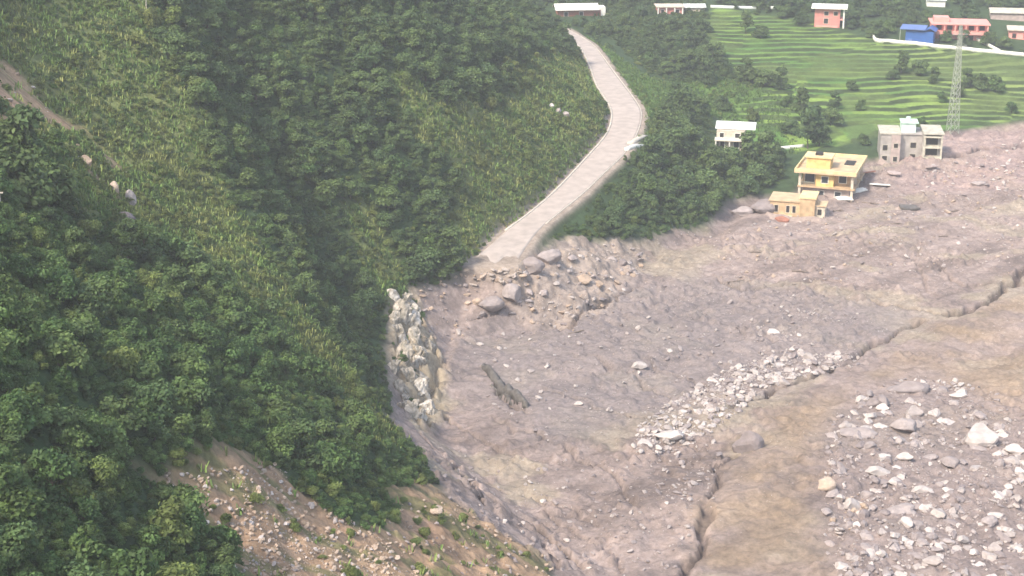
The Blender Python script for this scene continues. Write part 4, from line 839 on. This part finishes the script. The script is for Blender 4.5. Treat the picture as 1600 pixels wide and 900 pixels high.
def bld(name, u, v, rz, label, cat='house', sink=.6, off=(0, 0)):
    p = on(u, v); return empty(name, (p.x+off[0], p.y+off[1], p.z-sink), R(rz), label, cat)
# yellow two-storey house
b = bld('yellow_house', 1246, 304, -19, 'yellow two storey house with rooftop stair room and wide flat roof, half buried in debris', sink=1.2)
Wd, Dp = 13.0, 17.5
MB().box(1.0, Wd-1.0, 1.0, Dp-.8, -3, 3.2).build('ground_floor_wall', M['mudwall'], b)
MB().box(-.1, Wd+.3, -.2, Dp, 3.2, 3.55).build('balcony_slab', M['tanw'], b)
m = MB().box(.6, Wd-1.2, 2.6, Dp-.4, 3.552, 6.7); m.build('upper_wall', M['tanw'], b)
MB().box(4.0, 8.2, .5, 2.59, 3.552, 6.7).build('bay', M['yellow'], b)
for (cx, cy) in ((.35, .3), (Wd-.4, .3), (Wd-.4, 5.5), (Wd-.4, 11), (Wd-.4, Dp-.6), (.35, Dp-.6)):
    MB().box(cx-.3, cx+.3, cy-.28, cy+.28, 3.554, 6.7).build('column', M['cream'], b)
    MB().box(cx-.28, cx+.28, cy-.26, cy+.26, -3, 3.19).build('column', M['cream'], b)
MB().box(-.9, Wd+.6, -.9, Dp+.6, 6.702, 7.05).build('roof_slab', M['deck'], b)
m = MB(); m.box(-.9, Wd+.6, -.9, -.6, 7.052, 7.7); m.box(-.9, Wd+.6, Dp+.3, Dp+.6, 7.052, 7.7); m.box(-.9, -.6, -.598, Dp+.298, 7.052, 7.7); m.box(Wd+.3, Wd+.6, -.598, Dp+.298, 7.052, 7.7); m.build('parapet', M['yellow2'], b)
MB().box(1.2, 6.8, 3.5, 8.2, 7.052, 9.6).build('stair_room', M['yellow'], b)
MB().box(.8, 7.2, 3.1, 8.6, 9.602, 9.9).build('stair_room_roof', M['yellow2'], b)
MB().box(3.0, 4.6, 4.8, 6.6, 9.902, 10.5).build('water_tank', M['hole'], b)
MB().box(9.3, 11.6, 9.2, 13.6, 7.052, 7.22).build('roof_light', M['hole'], b)
mud_foot(b, 1.0, Wd-1, 1.0, Dp-.8, 1.6, 3)
windows(b, [('y', .5, 5.4, 6.9, 4.4, 5.9, -1), ('y', 2.6, 1.2, 3.4, 3.9, 6.0, -1), ('y', 2.6, 9.2, 10.9, 4.2, 6.0, -1), ('y', 1.0, 8.6, 10.0, .9, 2.3, -1), ('y', 1.0, 4.6, 6.0, .9, 2.3, -1),
            ('x', Wd-1.2, 4.2, 6.0, 4.2, 5.9, 1), ('x', Wd-1.2, 8.0, 9.6, 4.2, 5.9, 1), ('x', Wd-1.2, 12.2, 14, 4.2, 5.9, 1), ('x', Wd-1.0, 4, 6, .8, 2.4, 1), ('x', Wd-1.0, 9, 11, .8, 2.4, 1)])
m = MB(); 
for k in range(9): m.box(.7+k*.4, .76+k*.4, -.12, -.06, 3.554, 4.4)
m.box(.66, 3.98, -.14, -.04, 4.402, 4.48); m.build('railing', M['steel'], b)
# tan house in front
b = bld('tan_house', 1202, 334, -16, 'small tan house with flat roof and arched porch standing in front of the yellow house', sink=1.0); b.scale = (.92, .92, .92)
MB().box(0, 7.4, .6, 8.4, -2, 4.3).build('wall', M['tanw'], b)
MB().box(-.35, 7.398, .3, 8.7, 4.302, 4.6).build('roof_slab', M['deck'], b)
MB().box(7.4, 11.0, -.3, 6.5, -2, 5.6).build('stair_tower', M['tanw'], b)
MB().box(7.15, 11.25, -.55, 6.8, 5.602, 5.9).build('tower_roof', M['yellow2'], b)
MB().box(11.0, 13.4, .8, 5.5, -2, 3.6).build('side_room', M['cream'], b)
MB().box(10.999, 13.7, .5, 5.8, 3.602, 3.85).build('side_roof', M['deck'], b)
MB().box(-.8, 5.5, -.9, .59, -2, .8).build('porch', M['cream'], b)
mud_foot(b, -.8, 13.4, -.9, 8, 1.5, 5)
windows(b, [('y', .6, 1.1, 2.0, 1.6, 3.3, -1), ('y', .6, 4.0, 4.8, 1.6, 3.3, -1), ('y', .6, 5.5, 6.3, 1.6, 3.3, -1), ('y', .8, 11.6, 12.6, 1.4, 2.9, -1), ('x', 13.4, 2, 3.4, 1.0, 2.6, 1)], mat='hole', frame='cream')
# grey four-storey block
b = bld('apartment_block', 1374, 256, -8, 'unfinished grey four storey block with open balconies and mint rooftop room', 'building', sink=2.2)
MB().box(0, 4.8, .5, 10, -3, 9.8).build('left_wing', M['concrete'], b)
MB().box(4.8, 10.4, 2.6, 10.5, -3, 9.4).build('middle_wing', M['concrete'], b)
MB().box(10.4, 15.0, 1.6, 10, -3, 10.2).build('right_wing', M['concrete'], b)
MB().box(2.7, 4.9, .2, .49, -1, 9.7).build('pale_strip', M['mudwall'], b)
for z in (1.2, 3.9, 6.6, 9.3):
    MB().box(10.6, 15.2, -.2, 1.59, z, z+.42).build('balcony_slab', M['concl'], b)
for cx in (10.75, 15.0): MB().box(cx-.22, cx+.22, -.15, .3, -2, 10.4).build('column', M['concl'], b)
MB().box(-.3, 5.0, .2, 10.3, 9.802, 10.1).build('left_roof', M['concl'], b)
MB().box(5.002, 10.4, 2.3, 10.8, 9.402, 9.65).build('middle_roof', M['concrete'], b)
MB().box(10.402, 15.5, -.5, 10.3, 10.202, 10.5).build('right_roof', M['concl'], b)
MB().box(5.2, 8.8, 4.0, 8.5, 9.652, 12.0).build('rooftop_room', M['mint'], b)
MB().box(5.0, 9.4, 3.7, 8.8, 12.002, 12.25).build('rooftop_roof', M['mint'], b)
m = MB()
for k in range(6): m.box(5.2+k*.7, 5.26+k*.7, 3.8, 3.86, 12.252, 13)
m.build('roof_railing', M['tin'], b)
o = MB().bar((7, 6, 12.25), (7, 6, 13.3), .6, 12).build('water_tank', M['mint'], b)
mud_foot(b, 0, 15, .2, 10, 3.0, 8)
windows(b, [('y', .2, 3.3, 4.3, z, z+1.2, -1) for z in (.3, 2.9)]+[('y', .2, 3.3, 4.3, 6.4, 7.5, -1)]+[('y', .5, .6, 1.8, 5.6, 7.0, -1), ('y', .5, .6, 1.8, 3, 4.2, -1)]+[('y', 2.6, 7.6, 9.0, z, z+1.4, -1) for z in (.2, 3.0, 6.0)]
        + [('y', 1.6, 11.3, 14.2, z, z+1.9, -1) for z in (-.9, 1.8, 4.5, 7.2)]+[('x', 15.0, 3, 4.5, z, z+1.4, 1) for z in (.6, 3.4, 6.2)], mat='hole', frame='concl')
# cream house among the trees
b = bld('cream_house', 1119, 228, -12, 'small cream house with a pale tin roof among the trees below the road')
MB().box(0, 7, 0, 6, -1, 4.6).build('wall', M['cream'], b)
MB().gable(-.5, 9.5, 1.2, 7.5, 4.75, 1.3, along='x').build('roof', M['tin'], b)
MB().box(-.3, 7.3, -1.5, -.002, 2.2, 2.4).build('balcony_slab', M['cream'], b)
for cx in (0, 3.4, 7): MB().box(cx-.14, cx+.14, -1.4, -1.12, -1, 2.198).build('column', M['whitep'], b)
MB().box(-.3, 7.3, -1.5, -1.4, 2.402, 3.2).build('balcony_wall', M['whitep'], b)
windows(b, [('y', 0, .8, 1.8, 2.7, 4, -1), ('y', 0, 4.6, 5.8, 2.7, 4, -1), ('y', 0, 1.0, 2.0, .3, 1.8, -1), ('y', 0, 4.4, 5.6, .0, 1.8, -1)], mat='hole')
# pink tower-like house at the top
b = bld('pink_house', 1272, 42, -12, 'two storey pink house with a wide white flat roof at the top of the terraces')
MB().box(0, 8, 0, 8, -1, 6.6).build('wall', M['pink'], b)
MB().box(-1.2, 10.2, -1.4, 9, 6.602, 6.9).build('roof', M['whitep'], b)
MB().box(-1.0, 9.8, -1.2, -.9, 6.902, 7.4).build('parapet', M['whitep'], b)
for k, cx in enumerate((9.2,)): MB().box(cx-.25, cx+.25, -.4, .1, -1, 6.6).build('column', M['whitep'], b)
MB().box(8.002, 9.4, -.4, 6, 3.0, 3.3).build('balcony_slab', M['pinkl'], b)
MB().box(.6, 7.4, -.25, -.002, -1, 1.2).build('plinth', M['pinkl'], b)
windows(b, [('y', 0, 3.0, 4.3, 1.8, 3.4, -1), ('y', 0, 3.0, 4.3, 4.4, 5.6, -1), ('y', 0, 6.0, 7.2, 4.4, 5.6, -1), ('x', 8, 2, 3.4, 1.6, 3, 1)], mat='hole', frame='cream')
# blue shed
b = bld('blue_house', 1414, 68, -20, 'bright blue sheet metal house with a faded blue roof')
MB().box(0, 8.5, 0, 6, -1, 4.6).build('wall', M['blue'], b)
m = MB(); m.box(-1.8, 6.0, -1.0, 5.4, 5.4, 5.58, Matrix.Rotation(R(5), 3, 'X')); m.build('roof', M['bluer'], b)
MB().gable(5.5, 9.2, -.5, 6.6, 4.7, 1.0, along='y').build('roof', M['blue'], b)
MB().box(-1.7, -1.5, -.8, -.6, -1, 5.2).build('post', M['steel'], b)
MB().box(1.0, 2.0, -.06, -.002, -.5, 2.2).build('door', M['bluer'], b)
# long salmon house
b = bld('salmon_house', 1456, 62, -9, 'long two storey salmon pink house with verandah openings beside the blue house')
MB().box(0, 17, 2.0, 11, -1, 5.4).build('wall', M['pinkl'], b)
MB().box(-.6, 17.6, -.4, 11.6, 5.402, 5.75).build('roof', M['pinkl'], b)
MB().box(.5, 5.2, 3, 8, 5.752, 7.2).build('stair_room', M['pinkl'], b)
MB().box(-.4, 17.4, -.2, 1.998, 2.4, 3.4).build('balcony', M['pinkl'], b)
for k in range(6): MB().box(.1+3.3*k, .5+3.3*k, -.18, .2, 3.402, 5.4).build('column', M['pinkl'], b)
for k in (0, 5): MB().box(.1+3.3*k, .6+3.3*k, -.18, .4, -1, 2.398).build('column', M['pinkl'], b)
windows(b, [('y', 2.0, 1.3+3.3*k, 2.9+3.3*k, 3.6, 5.0, -1) for k in range(5)]+[('y', 2.0, 1.3+3.3*k, 2.9+3.3*k, .2, 1.8, -1) for k in (1, 3)], mat='hole', frame='pink')
# far right salmon house
b = bld('salmon_house', 1576, 60, -14, 'salmon pink house cut by the right edge of the picture')
MB().box(0, 10, 0, 8, -1, 3.2).build('wall', M['pinkl'], b); MB().box(-.6, 10.6, -.8, 8.6, 3.202, 3.5).build('roof', M['cream'], b)
windows(b, [('y', 0, 1, 2.2, .8, 2.2, -1), ('y', 0, 4.5, 6, .8, 2.2, -1)], mat='hole', frame='pink')
# white houses at the top
b = bld('white_house', 872, 26, 6, 'long low house with a white roof above the top of the road')
MB().box(0, 14, 0, 6, -1, 2.6).build('wall', M['brick'], b); MB().gable(-1, 13.4, -1.2, 7, 2.7, 1.6, along='x').build('roof', M['whitep'], b)
MB().box(13.42, 15.6, .2, 5, -1, 3.4).build('side_room', M['whitep'], b)
windows(b, [('y', 0, 2, 3.2, .6, 2, -1), ('y', 0, 7, 8.2, .6, 2, -1)], mat='hole')
b = bld('pink_cottage', 1028, 22, 2, 'small pink and white cottage at the top of the picture above the woods')
MB().box(0, 8, 0, 6, -1, 2.8).build('wall', M['pink'], b); MB().box(-.6, 8.6, -.8, 6.6, 2.802, 3.1).build('roof', M['cream'], b)
for cx in (0, 2.7, 5.4, 8): MB().box(cx-.2, cx+.2, -.7, -.3, -1, 2.8).build('column', M['whitep'], b)
windows(b, [('y', 0, 1, 2, .5, 2, -1), ('y', 0, 5.8, 7, .5, 2, -1)], mat='hole')
b = bld('tin_shed', 1070, 18, 2, 'low shed with a pale tin roof right of the pink cottage')
MB().box(0, 6.5, 0, 4, -1, 1.8).build('wall', M['cream'], b); MB().gable(-.4, 7, -.6, 4.6, 1.9, .9, along='x').build('roof', M['tin'], b)
b = bld('white_house', 1448, 10, -10, 'small white house at the very top edge above the blue house')
MB().box(0, 6, 0, 5, -1, 2.6).build('wall', M['whitep'], b); MB().gable(-.4, 6.4, -.6, 5.6, 2.7, 1.1, along='x').build('roof', M['tin'], b)
b = bld('grey_house', 1548, 30, -10, 'grey roofed house behind the long salmon house')
MB().box(0, 11, 0, 6, -1, 2.6).build('wall', M['mudwall'], b); MB().gable(-.5, 11.5, -.6, 6.6, 2.7, 1.2, along='x').build('roof', M['concl'], b)

# ------------------------------------------------------------------ walls, channel, pylon, poles
def ground_line(px, n=40):
    P = cast([p[0] for p in px], [p[1] for p in px], Zf); P = resample(P, n); P[:, 2] = interp_grid(Zf, P[:, 0], P[:, 1]); 
    for _ in range(4): P[1:-1, 2] = .25*P[:-2, 2]+.5*P[1:-1, 2]+.25*P[2:, 2]
    return P
strip('field_wall', ground_line([(1364, 58), (1366, 66), (1400, 68), (1440, 72), (1500, 78), (1560, 84), (1620, 90)], 60), .5, 1.1, M['canal'], 'long white wall running along the top of the terraces below the blue house', kind=None, cat='wall')
strip('field_wall', ground_line([(1524, 62), (1540, 70), (1562, 82)], 14), .5, .9, M['canal'], 'short white wall running down from the long salmon house', kind=None, cat='wall')
strip('low_wall', ground_line([(1219, 234), (1256, 230)], 8), .5, .8, M['whitep'], 'short white wall left of the rooftop of the yellow house', kind=None, cat='wall')
strip('low_wall', ground_line([(978, 236), (1005, 230)], 8), .9, .7, M['whitep'], 'short white retaining wall at the outer edge of the road bend', kind=None, cat='wall')
strip('low_wall', ground_line([(984, 226), (1008, 214)], 8), 1.4, .5, M['kerb'], 'grey culvert wall just above the short white retaining wall at the road bend', kind=None, cat='wall')
strip('low_wall', ground_line([(1110, 12), (1160, 14), (1225, 14)], 12), .4, .9, M['tin'], 'pale grey wall along the top of the terraces right of the tin shed', kind=None, cat='wall')
# lattice pylon
p = on(1488, 206); py = empty('pylon', (p.x, p.y, p.z-.3), R(15), 'tall slender lattice steel pylon standing in the terraces behind the grey building', 'pylon')
H = 29; wd_ = lambda z: 1.0*(1-z/H)+.25
for sx, sy in ((1, 1), (1, -1), (-1, -1), (-1, 1)):
    MB().bar((sx*wd_(0), sy*wd_(0), 0), (sx*wd_(H), sy*wd_(H), H), .085, 4).build('leg', M['steel'], py)
m = MB(); z = 0
while z < H-1:
    z2 = min(H, z+1.5*wd_(z)+.5); c = [(1, 1), (1, -1), (-1, -1), (-1, 1)]
    for k in range(4):
        a, b_ = c[k], c[(k+1) % 4]; m.bar((a[0]*wd_(z), a[1]*wd_(z), z), (b_[0]*wd_(z2), b_[1]*wd_(z2), z2), .05, 3); m.bar((b_[0]*wd_(z), b_[1]*wd_(z), z), (a[0]*wd_(z2), a[1]*wd_(z2), z2), .05, 3); m.bar((a[0]*wd_(z2), a[1]*wd_(z2), z2), (b_[0]*wd_(z2), b_[1]*wd_(z2), z2), .05, 3)
    z = z2
m.build('bracing', M['steel'], py)
for z in (23.5, 26.5): MB().bar((-2.2, 0, z), (2.2, 0, z), .09, 4).bar((-2.2, 0, z), (0, 0, z+1.1), .05, 3).bar((2.2, 0, z), (0, 0, z+1.1), .05, 3).build('crossarm', M['steel'], py)
for (u, v, hh, lb) in ((2, 336, 2.6, 'pale wooden pole at the left edge of the picture'), (229, 16, 3.4, 'pale pole at the top edge on the crest of the spur')):
    p = on(u, v); MBp = MB().bar((0, 0, -.5), (0, 0, hh), .11, 7, .08).box(-.4, .4, -.05, .05, hh-.3, hh-.18); o = MBp.build('utility_pole', M['kerb']); o.location = p; tag(o, lb, 'pole')
# ------------------------------------------------------------------ torn slabs and driftwood
def jag_slab(seed, L_, Wd_, th):
    r_ = random.Random(seed); bm = bmesh.new(); n = 9; ring = []
    for k in range(n):
        a = 2*math.pi*k/n+r_.uniform(-.2, .2); q_ = r_.uniform(.75, 1.05); cx, cy = math.cos(a), math.sin(a); mx = max(abs(cx), abs(cy))
        ring.append((cx/mx*L_/2*q_, cy/mx*Wd_/2*q_))
    A = [bm.verts.new((x, y, -th/2)) for x, y in ring]; B = [bm.verts.new((x*.97, y*.97, th/2+r_.uniform(-.05, .05))) for x, y in ring]
    for k in range(n): bm.faces.new((A[k], A[(k+1) % n], B[(k+1) % n], B[k]))
    bm.faces.new(A[::-1]); bm.faces.new(B); me = bpy.data.meshes.new('broken_slab'); bm.to_mesh(me); bm.free(); return me
SL = [(792, 614, 10.0, 1.9, .9, (0, 62, 0), -38, 'slab', 'long dark slab of torn road lying tilted in the grey debris'), (812, 628, 4.0, 1.4, .6, (12, 40, 0), -38, 'slab', 'short dark slab at the lower end of the long torn one'),
      (1338, 300, 5.0, 1.6, .3, (8, -6, 0), 15, 'whitep', 'pale fallen slab right of the foot of the yellow house'), (1372, 290, 5.5, 1.4, .3, (-10, 5, 0), 8, 'whitep', 'pale fallen slab between the yellow house and the grey building'),
      (1396, 272, 3.6, 1.3, .3, (10, 4, 0), -10, 'mudwall', 'grey fallen slab below the left wing of the grey building'), (1455, 262, 4.0, 1.5, .3, (-12, 0, 0), 30, 'mudwall', 'grey fallen slab right of the grey building'),
      (1420, 326, 5.0, 1.8, .4, (9, 0, 0), 3, 'slab', 'dark flat slab on the debris below the grey building'), (1222, 345, 3.5, 1.6, .4, (14, 6, 0), 0, 'brick', 'reddish fallen slab under the tan house'),
      (1352, 272, 6, 1.2, .3, (-20, 0, 0), 28, 'brick', 'reddish fallen slab against the right side of the yellow house'), (1318, 312, 4.5, 1.1, .3, (14, 0, 0), -8, 'whitep', 'pale fallen slab directly in front of the yellow house corner')]
def torn_bank(px, w0, h0, seed):
    P = ground_line(px, 26); r_ = np.random.RandomState(seed); V = []; Fq = []
    d = P[-1, :2]-P[0, :2]; d /= np.linalg.norm(d); nr = np.array([-d[1], d[0]])
    for i in range(26):
        t = i/25; e = math.sin(math.pi*min(1, max(0, t)))**.35; h = h0*(.55+.6*r_.rand())*e; ww = w0*(.6+.6*r_.rand())*e+.05; o_ = (r_.rand()-.5)*.5
        for a, z in ((-.6, -.5), (-.45, h*.8), (-.05, h), (.5, h*.55), (.75, -.5)): V.append((P[i, 0]+nr[0]*(ww*a+o_), P[i, 1]+nr[1]*(ww*a+o_), P[i, 2]+z))
    for i in range(25):
        for k in range(5): a = i*5+k; b_ = i*5+(k+1) % 5; Fq.append((a, b_, b_+5, a+5))
    return link(bpy.data.objects.new('broken_slab', mesh_np('broken_slab', V, Fq, M['slab'])))
tag(torn_bank([(752, 572), (775, 594), (800, 618), (826, 638)], 1.5, 2.1, 3), 'long dark slab of torn road lying on edge in the grey debris', 'slab')
tag(torn_bank([(766, 602), (784, 622), (800, 634)], .8, .7, 5), 'short dark slab beside the long torn one in the grey debris', 'slab')
SL = SL[2:]
for i, (u, v, L_, wd2, th, tl, rz, mt, lb) in enumerate(SL):
    me = jag_slab(i, L_, wd2*1.5, th); me.materials.append(M[mt]); o = link(bpy.data.objects.new('broken_slab', me)); p = on(u, v); o.location = (p.x, p.y, p.z+.35)
    o.rotation_euler = (R(tl[0]), R(tl[1]), R(rz))
    tag(o, lb, 'slab')
RF = []
for i in range(14):
    u = rnd.uniform(735, 812); v = 428+rnd.uniform(-7, 16)-(u-760)*.08; p = on(u, v); me = jag_slab(40+i, rnd.uniform(.8, 2.2), rnd.uniform(.6, 1.2), .22); me.materials.append(M['road']); o = link(bpy.data.objects.new('road_fragment', me)); o.location = (p.x, p.y, p.z+.12)
    o.rotation_euler = (rnd.uniform(-.5, .3), rnd.uniform(-.4, .4), rnd.uniform(0, 6)); tag(o, 'broken piece of pale road surface lying below the broken road end', 'road piece', 'pieces of road below the broken end'); RF.append((o, u, v, 'pale'))
name_by_landmark(RF, [(764, 474, 'the rounded block below the road end'), (800, 462, 'the large grey block below the road end'), (770, 425, 'the middle of the broken road end'), (830, 415, 'the grey block beside the road end')], 'road piece')
LG = [(1360, 318), (1310, 330), (1280, 345), (1400, 350), (1490, 330), (1180, 395), (1150, 440), (1240, 400), (1340, 400), (1470, 370), (900, 520), (1250, 425)]
LO = []
for i, (u, v) in enumerate(LG):
    p = on(u, v); r_ = random.Random(i); L_ = r_.uniform(2.2, 4.5); m = MB(); q0 = Vector((-L_/2, 0, .1)); rr_ = .2
    for k in range(4): q1 = q0+Vector((L_/4, r_.uniform(-.15, .15), r_.uniform(-.05, .08))); m.bar(q0, q1, rr_, 6, rr_*.85); q0 = q1; rr_ *= .85
    for k in range(3): m.bar((L_*.1*k, 0, .15), (L_*.1*k+.5, r_.choice((-1, 1))*.7, .5), .07, 4, .03)
    o = m.build('driftwood_log', M['wood']); o.location = p; o.rotation_euler = (0, 0, r_.uniform(-.7, .7)); tag(o, None, 'log', 'logs washed onto the debris'); LO.append((o, u, v, 'dark'))

name_by_landmark(LO, [(1420, 250, 'the grey building'), (1300, 300, 'the yellow house'), (1230, 335, 'the tan house'), (1528, 290, 'the boulder right of the grey building'), (1330, 468, 'the long gully head')], 'driftwood log')
# ------------------------------------------------------------------ haze
if HAZE > 0:
    m = MB().box(-1300, 1700, -40, 3250, float(Zf.min())-1, float(Zf.max())+30); me_ = bpy.data.meshes.new('haze')
    mt = bpy.data.materials.new('haze'); mt.use_nodes = True; t = mt.node_tree; t.nodes.remove(t.nodes['Principled BSDF']); pv = t.nodes.new('ShaderNodeVolumePrincipled')
    pv.inputs['Density'].default_value = HAZE; pv.inputs['Color'].default_value = (.95, .96, .98, 1); pv.inputs['Anisotropy'].default_value = .2; t.links.new(pv.outputs[0], t.nodes['Material Output'].inputs['Volume'])
    hz = m.build('haze', mt); tag(hz, 'thin bluish haze in the air of the valley', kind='stuff')
